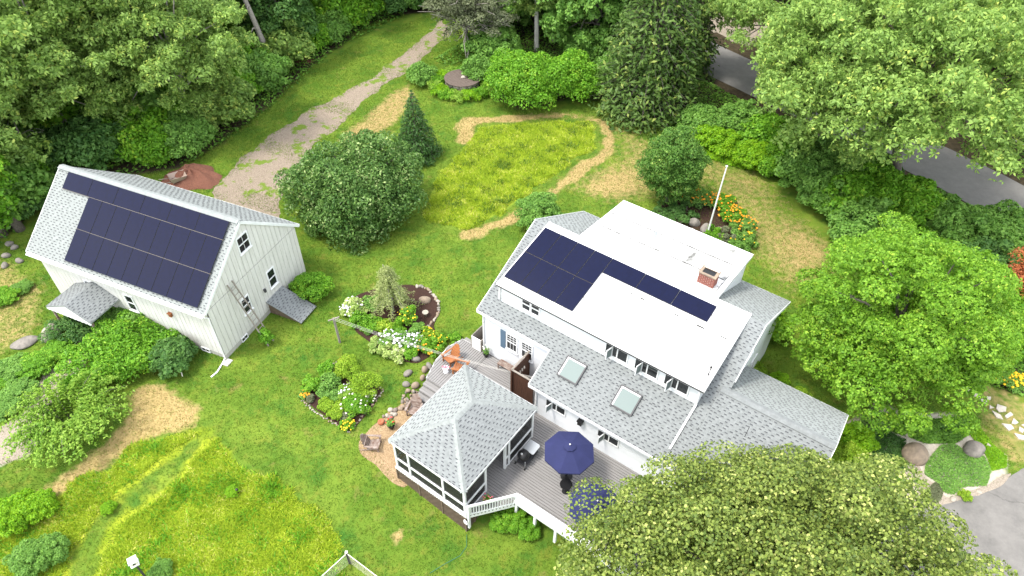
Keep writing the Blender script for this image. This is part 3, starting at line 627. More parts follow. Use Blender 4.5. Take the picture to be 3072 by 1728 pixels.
for D_, N_, Ls in ((Df, Nf, BSF), (Db, Nb_, BSB)):
    for x in (BL-.012, BR+.012): tr.bar(v3(x, 0, bz)-N_*.075, v3(x, 0, bz)+D_*Ls-N_*.075, .03, .15, N_)
tr.bar(v3(BL, 0, bz)+Df*(BSF+.02)-Z3*.06, v3(BR, 0, bz)+Df*(BSF+.02)-Z3*.06, .03, .14); tr.bar(v3(BL, 0, bz)+Db*(BSB+.02)-Z3*.06, v3(BR, 0, bz)+Db*(BSB+.02)-Z3*.06, .03, .14)
tr.build('fascia', 'white_paint', barn)
WA0, WA1, WB0, WB1 = -.55, 10.95, -3.55, 3.55; EZ = bz-BSF*sb
bw = MB(); bw.box(WA0, WA1, WB0, WB1, .3, EZ+.05); bw.add([(WA0, WB0, EZ), (WA0, WB1, EZ), (WA0, 0, bz-.2), (WA1, WB0, EZ), (WA1, WB1, EZ), (WA1, 0, bz-.2)], [(0, 1, 2), (3, 5, 4), (0, 3, 4, 1), (0, 2, 5, 3), (1, 4, 5, 2)])
bwall = bw.build('wall', 'barn_gap', barn)
fd = MB(); fd.box(WA0-.01, WA1+.01, WB0-.01, WB1+.01, -.6, .32); fd.build('foundation', 'concrete', barn)
stp = .30
for side in (-1, 1):
    n = int((WA1-WA0)/stp); bm_ = MB(); y0 = WB0 if side < 0 else WB1; bm_.box(0, stp-.022, min(0, side*.028), max(0, side*.028), .3, EZ-.02); me = bm_.mesh('board'); me.materials.append(M['barn_board'])
    for i in range(n+1):
        if WA0+i*stp+stp-.022 > WA1+.03: continue
        o = bpy.data.objects.new('board', me); link(o, bwall); o.location = (WA0+i*stp, y0, 0)
for side, xw in ((1, WA1), (-1, WA0)):
    n = int((WB1-WB0)/stp)
    for i in range(n+1):
        y0 = WB0-.02+i*stp; y1 = min(y0+stp-.022, WB1+.02); zt = lambda y: bz-.16-abs(y)*sb/cb
        if y1-y0 < .05: continue
        for z0, z1 in ((.3, 3.56), (3.60, None)):
            ys = [y0, y1] if not (y0 < 0 < y1) else [y0, 0, y1]
            top = [(y, min(z1, zt(y)) if z1 else zt(y)) for y in ys]
            if max(z for _, z in top) <= z0+.05: continue
            if min(z for _, z in top) < z0: top = [(y, max(z, z0+.01)) for y, z in top]
            pl = [(y0, z0), (y1, z0)]+top[::-1]; xa, xb = (xw, xw+.028) if side > 0 else (xw-.028, xw); k = len(pl); b = MB()
            b.add([(xa, y, z) for y, z in pl]+[(xb, y, z) for y, z in pl], [tuple(range(k-1, -1, -1)), tuple(range(k, 2*k))]+[(j, (j+1) % k, k+(j+1) % k, k+j) for j in range(k)]); b.build('board', 'barn_board', bwall)
GX = WA1+.03; YA, NX = (0, 1, 0), (1, 0, 0)
window(barn, (GX, -.52, 4.92), YA, NX, .72, .88, cols=2); window(barn, (GX, .68, 1.48), YA, NX, .52, 1.06); window(barn, (GX, -1.52, 1.48), YA, NX, .52, .92)
window(barn, (GX, -2.3, .06), YA, NX, .42, .22, sashes=1, cols=2, sill=False, casing=.03)
for x in (2.4, 5.15): window(barn, (x, WB0-.03, 1.45), (1, 0, 0), (0, -1, 0), .48, 1.02)
window(barn, (9.42, WB0-.03, .08), (1, 0, 0), (0, -1, 0), .5, .22, sashes=1, cols=2, sill=False, casing=.03)
# gutter and downspout
gt = MB(); ge = v3(0, 0, bz)+Df*(BSF+.06)
for a, b in ((0, .07), (-.07, 0)): pass
gt.bar(v3(BL+.05, ge[1]-.055, ge[2]-.10), v3(BR-.05, ge[1]-.055, ge[2]-.10), .09, .08); gt.build('gutter', 'white_metal', barn)
ds = MB(); cx_, cy_ = WA1+.03, WB0-.08
ds.tube([(BR-.15, ge[1]-.05, ge[2]-.12), (cx_-.05, cy_, ge[2]-.42), (cx_-.05, cy_, .16), (cx_-.03, cy_-.12, .07), (cx_+.12, cy_-.85, .04), (cx_+.05, cy_-1.25, .03)], .042, 6); ds.build('downspout', 'white_metal', barn)
sp = MB(); sp.box(cx_-.05, cx_+.35, cy_-.35, cy_+.1, .0, .05); sp.build('splash_block', 'concrete', barn)
lp = MB(); lp.box(GX, GX+.10, .10, .22, 1.78, 1.82); lp.box(GX+.03, GX+.12, .10, .22, 1.62, 1.78); lp.build('wall_lamp', 'dark_iron', barn)
lb = MB(); lb.box(8.12, 8.28, WB0-.16, WB0-.03, 2.16, 2.38); lb.box(8.08, 8.32, WB0-.2, WB0-.02, 2.38, 2.41); lb.build('wall_lantern', 'rust', barn)
# gabled door hood on the front
hd = MB(); ha0, ha1, hb0, hb1, hz0, hz1 = 1.43, 4.52, WB0-.03, -5.52, 1.90, 2.62; hm = 3.1
hd.slab([(hm, hb0, hz1), (ha0, hb0, hz0), (ha0, hb1, hz0), (hm, hb1, hz1)], (0, 0, -.08)); hd.slab([(hm, hb1, hz1+.001), (ha1, hb1, hz0), (ha1, hb0, hz0), (hm, hb0, hz1+.001)], (0, 0, -.08))
hood = hd.build('door_hood', 'shingle_pale', barn)
sh2 = Shingler(barn)
for aa, sd in ((ha0, 5), (ha1, 6)):
    d_ = unit(v3(aa-hm, 0, hz0-hz1)); n_ = unit(v3((hz1-hz0)*np.sign(aa-hm), 0, abs(aa-hm))); ln = math.hypot(aa-hm, hz0-hz1); A_ = v3(0, 1, 0) if aa > hm else v3(0, -1, 0)
    O_ = v3(hm, hb1, hz1+.004) if aa > hm else v3(hm, hb0, hz1+.004); sh2.plane(O_, A_, d_, n_, [(0, 0), (hb0-hb1, 0), (hb0-hb1, ln), (0, ln)], False, sd)
sh2.finish(hood, v3(0, -99, 20), 0)
vb = MB(); n = 24; vv = [(ha0, hz0-.1)]+[(ha0+(ha1-ha0)*i/n, hz0-.16-(.05 if i % 2 else 0)) for i in range(n+1)]+[(ha1, hz0-.1), (hm, hz1-.09)]
k = len(vv); vb.add([(x, hb1-.005, z) for x, z in vv]+[(x, hb1+.04, z) for x, z in vv], [tuple(range(k)), tuple(range(2*k-1, k-1, -1))]+[(i, k+i, k+(i+1) % k, (i+1) % k) for i in range(k)]); vb.build('valance', 'white_paint', hood)
for x in (ha0+.15, ha1-.15): hp = MB(); hp.box(x-.05, x+.05, hb1+.1, hb1+.2, -.3, hz0-.02); hp.build('post', 'weathered', hood)
# solar array on the barn
def panel_mesh(w, h, name='solar_panel'):
    b = MB(); b.box(0, w, 0, h, 0, .03, 0); b.add([(.012, .012, .0335), (w-.012, .012, .0335), (w-.012, h-.012, .0335), (.012, h-.012, .0335)], [(0, 1, 2, 3)], 1)
    me = b.mesh(name); me.materials.append(M['solar_frame']); me.materials.append(M['solar_cell']); return me
PL, PW, PG = 1.75, .949, .02
pland, pport = panel_mesh(PL, PW), panel_mesh(PW, PL)
def array(name, label, root_loc, rz, O, A, D, N, items, rails):
    t = thing(name, label, 'solar array', root_loc, rz)
    for (u, s, me, h) in items:
        o = bpy.data.objects.new('solar_panel', me); link(o, t); o.matrix_local = pmat(O+A*u+D*(s+h)+N*.09, A, -D, N)
    for u0, u1, s in rails:
        b = MB(); obx(b, O, A, -D, N, u0, u1, -s-.012, -s+.012, .045, .1); b.build('mounting_rail', 'rail', t)
    return t
its = [(i*(PL+PG), .187, pland, PW) for i in range(6)]
o2 = 6*PL+5*PG-9*PW-8*PG
s2 = .187+PW+PG; s3 = s2+PL+PG
its += [(o2+i*(PW+PG), s2, pport, PL) for i in range(9)]+[(o2+i*(PW+PG), s3, pport, PL) for i in range(9)]
WT = 6*PL+5*PG
array('solar_array', 'dark blue solar panel array covering the front slope of the barn roof', (BX, BY, 0), BYAW, v3(0, 0, bz), X1, Df, Nf, its, [(-.03, WT+.03, s2-PG/2), (o2-.06, WT+.03, s3-PG/2)])
# bulkhead of the cellar stairs
bk = thing('cellar_bulkhead', 'shingled sloping cellar bulkhead against the barn gable', 'bulkhead', (*BP(WA1+.03, .75), 0), BYAW)
b = MB(); b.add([(0, -.62, 0), (2.05, -.62, 0), (2.05, -.62, .08), (0, -.62, .86), (0, .62, 0), (2.05, .62, 0), (2.05, .62, .08), (0, .62, .86)], [(0, 1, 2, 3), (7, 6, 5, 4), (1, 5, 6, 2), (0, 3, 7, 4)]); b.build('side_wall', 'lattice_wood', bk)
d_ = unit(v3(2.2, 0, -.80)); n_ = unit(v3(.80, 0, 2.2)); O_ = v3(0, -.72, .92); b = MB(); obx(b, O_, v3(0, 1, 0), d_, n_, 0, 1.44, 0, 2.28, -.05, 0); br_ = b.build('roof', 'shingle', bk)
s4 = Shingler(bk); s4.plane(O_, v3(0, 1, 0), d_, n_, [(0, 0), (1.44, 0), (1.44, 2.28), (0, 2.28)], False, 9); s4.finish(br_, v3(5, -30, 28))
# ladder
la = thing('ladder', 'grey wooden ladder leaning on the barn gable', 'ladder', (*BP(12.3, -1.75), 0), BYAW)
p0, p1 = v3(.1, 0, 0), v3(-1.28, -.05, 4.0)
for s_ in (-.21, .21): b = MB(); b.bar(p0+v3(0, s_, 0), p1+v3(0, s_*.85, 0), .05, .07); b.build('rail', 'grey_wood', la)
for i in range(13): q = p0+(p1-p0)*(.06+.07*i); b = MB(); b.tube([q-v3(0, .2, 0), q+v3(0, .2, 0)], .018, 5); b.build('rung', 'grey_wood', la)
# ------------------------------------------------------------------ house
house = thing('house', 'large white house with grey shingled roof and flat white roof sections', 'house', (HX, HY, 0), HYAW)
HCL = cam_in(0, HYAW, HX, HY)
RB, RZ, RM = .25, 6.42, .516; A0, A1 = -.77, 11.33; EF, EB = -4.63, 5.13; XE0, XEB = 3.53, -6.3
hc = 1/math.hypot(1, RM); hs = RM*hc; Df2, Nf2 = v3(0, -hc, -hs), v3(0, -hs, hc); Db2, Nb2 = v3(0, hc, -hs), v3(0, hs, hc)
O = v3(0, RB, RZ); sF, sX, sB = (RB-EF)/hc, (RB-XEB)/hc, (EB-RB)/hc
def onroof(a, b, n=0): s = (RB-b)/hc; return O+X1*a+Df2*s+Nf2*n
r = MB(); r.slab([O+X1*A0, O+X1*A0+Df2*sF, O+X1*XE0+Df2*sF, O+X1*XE0+Df2*sX, O+X1*A1+Df2*sX, O+X1*A1], -Nf2*.13)
r.slab([O+X1*A1-Nb2*.001, O+X1*A1+Db2*sB, O+X1*A0+Db2*sB, O+X1*A0-Nb2*.001], -Nb2*.13); roof = r.build('roof', 'shingle', house)
# wing (garage) roof
GB, GZ, GA0, GA1, GE = -2.8, 4.93, 11.0, 15.82, 3.42; Og = v3(0, GB, GZ); sG = GE/hc
r = MB(); r.slab([Og+X1*GA0, Og+X1*GA0+Df2*sG, Og+X1*GA1+Df2*sG, Og+X1*GA1], -Nf2*.12); r.slab([Og+X1*GA1-Nb2*.001, Og+X1*GA1+Db2*sG, Og+X1*GA0+Db2*sG, Og+X1*GA0-Nb2*.001], -Nb2*.12)
ridgecaps(r, (GA0, GB, GZ), (GA1, GB, GZ)); wroof = r.build('wing_roof', 'shingle', house)
sh = Shingler(house)
sh.plane(O, X1, Df2, Nf2, [(A0, .02), (A1, .02), (A1, sX), (XE0, sX), (XE0, sF), (A0, sF)] if False else [(A0, .02), (A1, .02), (A1, sF), (A0, sF)], False, 11)
sh.plane(O, X1, Df2, Nf2, [(XE0, sF+.0005), (A1, sF+.0005), (A1, sX), (XE0, sX)], False, 12)
sh.plane(O, X1, Db2, Nb2, [(A0, .02), (A1, .02), (A1, sB), (A0, sB)], True, 13)
sh.finish(roof, HCL)
sw = Shingler(house); sw.plane(Og, X1, Df2, Nf2, [(GA0, .05), (GA1, .05), (GA1, sG), (GA0, sG)], False, 14); sw.plane(Og, X1, Db2, Nb2, [(GA0, .05), (GA1, .05), (GA1, sG), (GA0, sG)], True, 15)
sw.finish(wroof, HCL, 0)
# white rakes and fascia
f = MB()
for x in (A0-.014, A1+.014):
    f.bar(v3(x, RB, RZ)-Nb2*.08, v3(x, RB, RZ)+Db2*sB-Nb2*.08, .028, .16, Nb2)
f.bar(v3(A0-.014, RB, RZ)-Nf2*.08, v3(A0-.014, RB, RZ)+Df2*sF-Nf2*.08, .028, .16, Nf2); f.bar(v3(A1+.014, RB, RZ)-Nf2*.08, v3(A1+.014, RB, RZ)+Df2*2.9-Nf2*.08, .028, .16, Nf2)
f.bar(v3(XE0-.014, RB, RZ)+Df2*sF-Nf2*.08, v3(XE0-.014, RB, RZ)+Df2*sX-Nf2*.08, .028, .16, Nf2)
for a0, a1, b, z in ((A0, XE0-.03, EF-.016, RZ-RM*(RB-EF)-.08), (XE0, A1, XEB-.016, RZ-RM*(RB-XEB)-.08), (A0, A1, EB+.016, RZ-RM*(EB-RB)-.08)): f.bar((a0, b, z), (a1, b, z), .03, .15)
for b in (GB-GE-.016, GB+GE+.016): f.bar((GA0+.4, b, GZ-GE*RM-.08), (GA1, b, GZ-GE*RM-.08), .03, .14)
for D_, N_ in ((Df2, Nf2), (Db2, Nb2)): f.bar(v3(GA1+.014, GB, GZ)-N_*.07, v3(GA1+.014, GB, GZ)+D_*sG-N_*.07, .028, .15, N_)
f.build('fascia', 'white_paint', house)
# walls
WL, WR, WF, WBk, WX, WXB = -.55, 11.12, -4.45, 4.95, 3.75, -6.05
w = MB(); e1 = RZ-RM*(RB-WF)-.14; w.box(WL, WR, WF, WBk, -.5, e1)
w.add([(WL+.001, WF, e1), (WL+.001, WBk, e1), (WL+.001, RB, RZ-.16), (WR-.001, WF, e1), (WR-.001, WBk, e1), (WR-.001, RB, RZ-.16)], [(0, 1, 2), (3, 5, 4), (0, 2, 5, 3), (1, 4, 5, 2)])
e2 = RZ-RM*(RB-WXB)-.14; w.add([(x, y, z) for x in (WX, WR-.004) for y, z in ((WF+.1, -.5), (WXB, -.5), (WXB, e2), (WF+.1, e1))], [(0, 1, 2, 3), (7, 6, 5, 4), (0, 4, 5, 1), (1, 5, 6, 2), (2, 6, 7, 3)])
g0, g1, gb0, gb1, ge_ = WR+.05, GA1-.2, GB-GE+.25, GB+GE-.25, GZ-(GE-.25)*RM-.13
w.box(g0, g1, gb0, gb1, -.5, ge_); w.add([(g1-.001, gb0, ge_), (g1-.001, gb1, ge_), (g1-.001, GB, GZ-.15), (g0, gb0, ge_), (g0, gb1, ge_), (g0, GB, GZ-.15)], [(0, 1, 2), (0, 2, 5, 3), (1, 4, 5, 2)])
w.build('wall', 'white_wall', house)
# flat roofed dormers
DZ, DB, DE, DEZ = 6.47, .42, -3.97, 5.52; DA0, DA1 = -.08, 10.6; Da = (DZ-DEZ)/(DB-DE); dc = 1/math.hypot(1, Da); ds_ = Da*dc
Dd, Nd = v3(0, -dc, -ds_), v3(0, -ds_, dc); Od = v3(0, DB, DZ); sD = (DB-DE)/dc
r = MB(); r.slab([Od+X1*DA0, Od+X1*DA0+Dd*sD, Od+X1*DA1+Dd*sD, Od+X1*DA1], -Nd*.16); froof = r.build('membrane_roof', 'membrane', house)
RE, REZ, RA0, RA1 = 4.86, 5.95, 1.72, 8.98
r = MB(); r.add([(RA0, DB-.05, DZ+.012), (RA1, DB-.05, DZ+.012), (RA1, RE, REZ), (RA0, RE, REZ), (RA0, DB-.05, DZ-.15), (RA1, DB-.05, DZ-.15), (RA1, RE, REZ-.16), (RA0, RE, REZ-.16)], [(0, 1, 2, 3), (7, 6, 5, 4), (0, 4, 5, 1), (1, 5, 6, 2), (2, 6, 7, 3), (3, 7, 4, 0)]); rroof = r.build('rear_membrane_roof', 'membrane_worn', house)
w = MB(); zb = lambda b: RZ-RM*abs(b-RB)-.05; dt = lambda b: DZ-Da*(DB-b)-.1
for x0, x1 in ((.1, .16), (10.38, 10.44)): w.add([(x, y, z) for x in (x0, x1) for y, z in ((-3.78, zb(-3.78)), (-3.78, dt(-3.78)), (.3, dt(.3)), (.3, zb(.3)-.1))], [(0, 1, 2, 3), (7, 6, 5, 4), (0, 4, 5, 1), (1, 5, 6, 2), (2, 6, 7, 3), (3, 7, 4, 0)])
w.box(.16, 10.38, -3.78, -3.72, zb(-3.78), dt(-3.78))
for x0, x1 in ((1.9, 1.96), (8.78, 8.84)): w.add([(x, y, z) for x in (x0, x1) for y, z in ((4.68, zb(4.68)), (4.68, REZ-.1), (.5, DZ-.1), (.5, zb(.5)))], [(0, 1, 2, 3), (7, 6, 5, 4), (0, 4, 5, 1), (1, 5, 6, 2), (2, 6, 7, 3), (3, 7, 4, 0)])
w.box(1.96, 8.78, 4.62, 4.68, zb(4.68), REZ-.1); w.build('dormer_wall', 'white_wall', house)
e = MB()      # metal drip edges and cover strips of the membrane
dz = lambda b: DZ-Da*(DB-b)
e.bar((DA0, DE+.1, dz(DE+.1)+.006), (DA1, DE+.1, dz(DE+.1)+.006), .2, .012, (0, -ds_, dc)); e.bar((DA1-.12, DB, DZ+.008), (DA1-.12, DE, DEZ+.008), .22, .014, (0, 0, 1)); e.bar((DA0+.1, DB, DZ+.008), (DA0+.1, DE, DEZ+.008), .2, .014)
rzf = lambda b: DZ+.012+(REZ-DZ-.012)*(b-DB)/(RE-DB)
e.bar((RA0+.1, DB+.1, rzf(DB+.1)+.006), (RA0+.1, RE, REZ+.006), .18, .014); e.bar((RA1-.12, DB+.1, rzf(DB+.1)+.006), (RA1-.12, RE, REZ+.006), .22, .014); e.bar((RA0, RE-.08, rzf(RE-.08)+.008), (RA1, RE-.08, rzf(RE-.08)+.008), .14, .012)
e.build('roof_edging', 'white_metal', house)
def seam(p, q, w_=.02): e = MB(); e.bar(v3(*p)+Z3*.012, v3(*q)+Z3*.012, w_*1.8, .012); e.build('membrane_seam', 'seam', house)
for b in (1.9, 3.3): seam((RA0+.25, b, rzf(b)+.004), (RA1-.3, b, rzf(b)+.004))
for b in (-1.25, -2.55): seam((DA0+.25 if b < -2 else 3.9, b, dz(b)+.004), (DA1-.3, b, dz(b)+.004), .014)
seam((RA0+.2, DB+.15, rzf(DB+.15)+.004), (RA0+.2, RE-.2, rzf(RE-.2)+.004), .012); seam((RA1-.25, DB+.15, rzf(DB+.15)+.004), (RA1-.25, RE-.2, rzf(RE-.2)+.004), .016); seam((DA1-.24, DB, DZ+.004), (DA1-.24, DE+.2, dz(DE+.2)+.004), .012)
e = MB(); e.bar((DA0, DE-.012, DEZ-.05), (DA1, DE-.012, DEZ-.05), .03, .05); e.build('eave_shadow_strip', 'dark_iron', house)  # dark strip standing in for the gutter's shade below the front eave
rng = np.random.default_rng(5); k = MB()         # grime where seams hold dirt
def grime(b, a0, a1, w_=.03, plane='f'):
    z = (dz if plane == 'f' else rzf)(b); k.bar((a0, b, z+.024), (a1, b, z+.0242), w_, .008)
for a in np.arange(3.9, 10, .55):
    if rng.random() < .8: l = rng.uniform(.08, .4); grime(-1.25-.02+rng.normal()*.012, a, a+l, rng.uniform(.02, .06))
for a in np.arange(.6, 10, .7):
    if rng.random() < .5: grime(-3.0+rng.normal()*.3, a+rng.uniform(0, .4), a+rng.uniform(.45, .6), .008)
for a in np.arange(2, 8.8, .38):
    if rng.random() < .7: grime(rng.choice([1.9, 3.3])+.03+rng.normal()*.01, a, a+rng.uniform(.05, .3), .012, 'r')
for i in range(70): a, b = 7.6+rng.normal()*.55, 1.2+rng.normal()*.4; grime(b, a, a+rng.uniform(.02, .12), rng.uniform(.01, .03), 'r')
for i in range(60): a, b = rng.uniform(2.2, 7), rng.uniform(.7, 4.4); grime(b, a, a+rng.uniform(.02, .07), rng.uniform(.006, .016), 'r')
tag(k.build('roof_grime', 'grime', house), kind='stuff')
k = MB(); zv = rzf(3.05); k.lathe([(.22, zv+.01), (.22, zv+.05), (.2, zv+.05), (.2, zv+.03), (.03, zv+.03), (.03, zv+.3), (.02, zv+.32)], 20, (4.55, 3.05)); k.build('roof_vent', 'alu', house)
k = MB(); zc = rzf(2.2)
for a0, a1, b0, b1 in ((4.55, 4.62, 1.95, 2.45), (5.1, 5.17, 1.95, 2.45), (4.62, 5.1, 1.95, 2.02)): k.box(a0, a1, b0, b1, zc-.05, zc+.09)
k.build('vent_bracket', 'white_metal', house)
k = MB(); k.box(5.1, 6.6, .98, 1.08, rzf(1.0)-.05, rzf(1.0)+.07); k.build('pipe_cover', 'white_metal', house)
# chimney with bricks
ch = MB(); cx0, cx1, cy0, cy1, cz0, cz1 = 7.74, 8.52, .92, 1.44, 6.3, 7.0; ch.box(cx0+.015, cx1-.015, cy0+.015, cy1-.015, cz0, cz1-.005); chim = ch.build('chimney', 'mortar', house)
def brk(lx, ly): b = MB(); b.box(0, lx, 0, ly, 0, .062); me = b.mesh('brick'); me.materials.append(M['brick']); return me
lb_ = .165; nbk = 4; rows = 9; fx = (cx1-cx0)/nbk; fy = (cy1-cy0)/3; bx_, by_ = brk(fx-.016, .03), brk(.03, fy-.016); bxh, byh = brk(fx/2-.016, .03), brk(.03, fy/2-.016)
for r_ in range(rows):
    z = cz0+.01+r_*.077; off = r_ % 2
    for (c0, c1, n_, full, half, ax, fixed) in ((cx0, cx1, nbk, bx_, bxh, 0, (cy0, cy1-.03)), (cy0, cy1, 3, by_, byh, 1, (cx0, cx1-.03))):
        st = (c1-c0)/n_; seq = [(i*st, full) for i in range(n_)] if not off else [(0, half)]+[(st/2+i*st, full) for i in range(n_-1)]+[((n_-.5)*st, half)]
        for fpos in fixed:
            for t_, me in seq: o = bpy.data.objects.new('brick', me); link(o, chim); o.location = (c0+t_+.008, fpos, z) if ax == 0 else (fpos, c0+t_+.008, z)
k = MB(); 
for q in ((cx0-.04, cx1+.04, cy0-.04, cy0+.08), (cx0-.04, cx1+.04, cy1-.08, cy1+.04), (cx0-.04, cx0+.1, cy0+.08, cy1-.08), (cx1-.1, cx1+.04, cy0+.08, cy1-.08)): k.box(*q, cz1, cz1+.05)
k.build('chimney_crown', 'stone_tan', chim); k = MB(); k.box(cx0+.1, cx1-.1, cy0+.08, cy1-.08, cz1-.004, cz1+.01); k.build('flue', 'black', chim)
k = MB(); k.slab([(cx0+.05, cy1-.05, cz1+.05), (cx1-.02, cy1-.05, cz1+.05), (cx1+.05, cy1+.35, cz1+.28), (8.2, cy1+.42, cz1+.20), (cx0-.02, cy1+.35, cz1+.30)], (0, 0, -.02)); k.build('rain_cap', 'white_metal', chim)
# solar panels on the dormer roof
Wp = 4*PW+3*PG; hits = [(i*(PW+PG), j*(PL+PG), pport, PL) for j in (0, 1) for i in range(4)]+[(Wp+PG+i*(PL+PG), 0, pland, PW) for i in range(3)]
OD0 = v3(0, 0, dz(0)-.055)
array('solar_array', 'blue grey L shaped solar array on the white roof of the house', (HX, HY, 0), HYAW, OD0, X1, Dd, Nd, hits, [(-.03, Wp+.02, PL+PG/2), (-.02, 9.2, .5)])
# windows
FN = (0, -1, 0)
for x in (1.36, 1.88): window(house, (x, -3.785, 4.66), X1, FN, .42, .66, casing=.05)
window(house, (.98, WF-.005, 2.17), X1, FN, .55, 1.02, cols=3, rows=3); window(house, (1.88, WF-.005, 2.17), X1, FN, .55, 1.02, cols=3, rows=3)
k = MB(); k.box(.56, .88, WF-.04, WF-.005, 1.98, 3.24)
for i in range(14): k.box(.60, .84, WF-.05, WF-.04, 2.05+i*.083, 2.10+i*.083)
k.build('shutter', 'slate_blue', house)
def casements(x, y, z, w_, h_):
    f = MB(); wl, wm, wr = w_*.30, w_*.2, w_*.44
    for a0, a1, b0, b1 in ((-.05, w_+.05, h_, h_+.05), (-.05, w_+.05, -.05, 0), (-.05, 0, 0, h_), (w_, w_+.05, 0, h_), (w_*.52, w_*.57, 0, h_), (w_*.30, w_*.33, 0, h_)): obx(f, (x, y, z), X1, Z3, FN, a0, a1, b0, b1, 0, .04)
    o = f.build('casement_window', 'white_paint', house)
    for a0, a1 in ((0, w_*.30), (w_*.33, w_*.52), (w_*.57, w_)): g = MB(); obx(g, (x, y, z), X1, Z3, FN, a0, a1, 0, h_, -.02, .012); g.build('pane', 'glass_dark', o)
    s_ = MB(); A_ = unit(v3(-.25, -1, 0)); N_ = np.cross(A_, Z3); H_ = (x+w_*.31, y-.05, z)   # sash swung open
    for a0, a1, b0, b1 in ((0, .38, 0, .04), (0, .38, h_-.04, h_), (0, .04, .04, h_-.04), (.34, .38, .04, h_-.04)): obx(s_, H_, A_, Z3, N_, a0, a1, b0, b1, -.015, .015)
    so_ = s_.build('open_sash', 'white_paint', house); g = MB(); obx(g, H_, A_, Z3, N_, .04, .34, .04, h_-.04, -.004, .004); g.build('pane', 'skylight_glass', so_)
for x in (5.92, 7.40, 8.84): casements(x, -3.785, 4.62, 1.06, .62)
casements(4.42, WXB-.005, 1.95, 1.0, .46); casements(7.2, WXB-.005, 1.95, 1.0, .46)
for b0 in (-1.2, 1.6): window(house, (WR+.005, b0, 1.4), (0, 1, 0), (1, 0, 0), .6, 1.05)
window(house, (WR+.005, -.1, 4.35), (0, 1, 0), (1, 0, 0), .6, 1.0)
for b0 in (-.5, .6): k = MB(); k.box(WR+.005, WR+.045, b0, b0+.3, 4.3, 5.4); k.build('shutter', 'slate_blue', house)
k = MB(); k.box(6.2, 6.4, WXB-.2, WXB-.005, 2.12, 2.36); k.box(6.16, 6.44, WXB-.24, WXB-.005, 2.36, 2.39); k.build('wall_lamp', 'black', house)
for a0 in (4.45, 7.25):      # skylights
    s0, s1 = (RB+4.48)/hc, (RB+5.40)/hc; f = MB()
    for q in ((0, 1.05, -s1, -s1+.06), (0, 1.05, -s0-.06, -s0), (0, .06, -s1+.06, -s0-.06), (.99, 1.05, -s1+.06, -s0-.06)): obx(f, O+X1*a0, X1, -Df2, Nf2, *q, .0, .12)
    o = f.build('skylight', 'dark_iron', house); g = MB(); obx(g, O+X1*a0, X1, -Df2, Nf2, .06, .99, -s1+.06, -s0-.06, .02, .105); g.build('pane', 'skylight_glass', o)
    g = MB()
    for q in ((.06, .12, -s1+.06, -s0-.06), (.12, .99, -s0-.12, -s0-.06)): obx(g, O+X1*a0, X1, -Df2, Nf2, *q, .1055, .112)
    g.build('inner_edge', 'white_paint', o)
# downspouts, gutter, antenna mast
k = MB(); k.tube([(10.42, -3.9, 5.42), (10.42, -3.88, 4.45), onroof(10.40, -4.1, .07), onroof(10.36, -5.75, .07)], .05, 6); k.build('downspout', 'white_metal', house)
for pp in ([(.02, -3.82, 5.42), (.02, -3.84, 4.5)], [(-.48, WF-.06, 3.7), (-.48, WF-.06, .95)], [(3.85, WXB-.06, 2.9), (3.85, WXB-.06, .95)]): k = MB(); k.tube(pp, .04, 6); k.build('downspout', 'white_metal', house)
k = MB(); k.tube([(10.5, -3.7, 5.45), (10.5, -3.7, 6.75)], .018, 5); k.lathe([(.0, 6.72), (.045, 6.75), (.045, 6.82), (0, 6.85)], 8, (10.5, -3.7)); k.bar((10.38, -3.7, 6.35), (10.62, -3.7, 6.35), .02); k.bar((10.5, -3.82, 6.42), (10.5, -3.58, 6.42), .02); k.build('antenna_mast', 'black', house)
k = MB(); k.tube([v3(12.7, -4.05, GZ-RM*1.25+.0), v3(12.72, -4.05, GZ-RM*1.25+.75)], .012, 4); k.build('aerial', 'dark_iron', house)
# small grey bin enclosure by the left corner
be = thing('bin_enclosure', 'small grey board enclosure at the left corner of the house', 'enclosure', (*HP(-.95, -4.15), 0), HYAW)
for q in ((-.25, -.21, -.5, .45), (.36, .40, -.5, .45), (-.21, .36, -.5, -.46), (-.21, .36, .41, .45)): k = MB(); k.box(*q, 0, 1.75); k.build('panel', 'grey_wood' if q[1]-q[0] < .1 else 'white_paint', be)
# ------------------------------------------------------------------ deck
DK = .9
deck = thing('deck', 'grey plank deck wrapping the front of the house', 'deck', (HX, HY, 0), HYAW)
POLY = [(-2.15, -5.3), (-1.9, -4.5), (-.7, -4.47), (3.74, -4.47), (3.74, -6.07), (11.6, -6.07), (11.6, -10.42), (5.95, -10.42), (4.55, -12.2), (.5, -12.2), (.5, -7.6), (-1.72, -7.6), (-2.1, -6.4)]
def crossings(P, m, ax):
    xs = []
    for i in range(len(P)):
        p, q = P[i], P[(i+1) % len(P)]
        if (p[ax] > m) != (q[ax] > m): xs.append(p[1-ax]+(q[1-ax]-p[1-ax])*(m-p[ax])/(q[ax]-p[ax]))
    xs.sort(); return list(zip(xs[::2], xs[1::2]))
bwid = .126; SPL = -.12
b = -12.2
while b < -4.5:
    for x0, x1 in crossings(POLY, b+bwid/2, 1):
        if b > -7.6: x0 = max(x0, SPL)
        if x1-x0 > .15: k = MB(); k.box(x0, x1, b, b+bwid-.022, DK-.035, DK); k.build('deck_board', 'deck_grey', deck)
    b += bwid
a = -2.2
while a < SPL-.02:
    a1 = min(a+bwid, SPL)
    for y0, y1 in crossings(POLY, (a+a1)/2, 0):
        y0 = max(y0, -7.6)
        if y1-y0 > .15: k = MB(); k.box(a, a1-.022, y0, y1, DK-.035, DK); k.build('deck_board', 'deck_grey', deck)
    a += bwid
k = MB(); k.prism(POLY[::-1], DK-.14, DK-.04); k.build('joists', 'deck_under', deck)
st = MB()
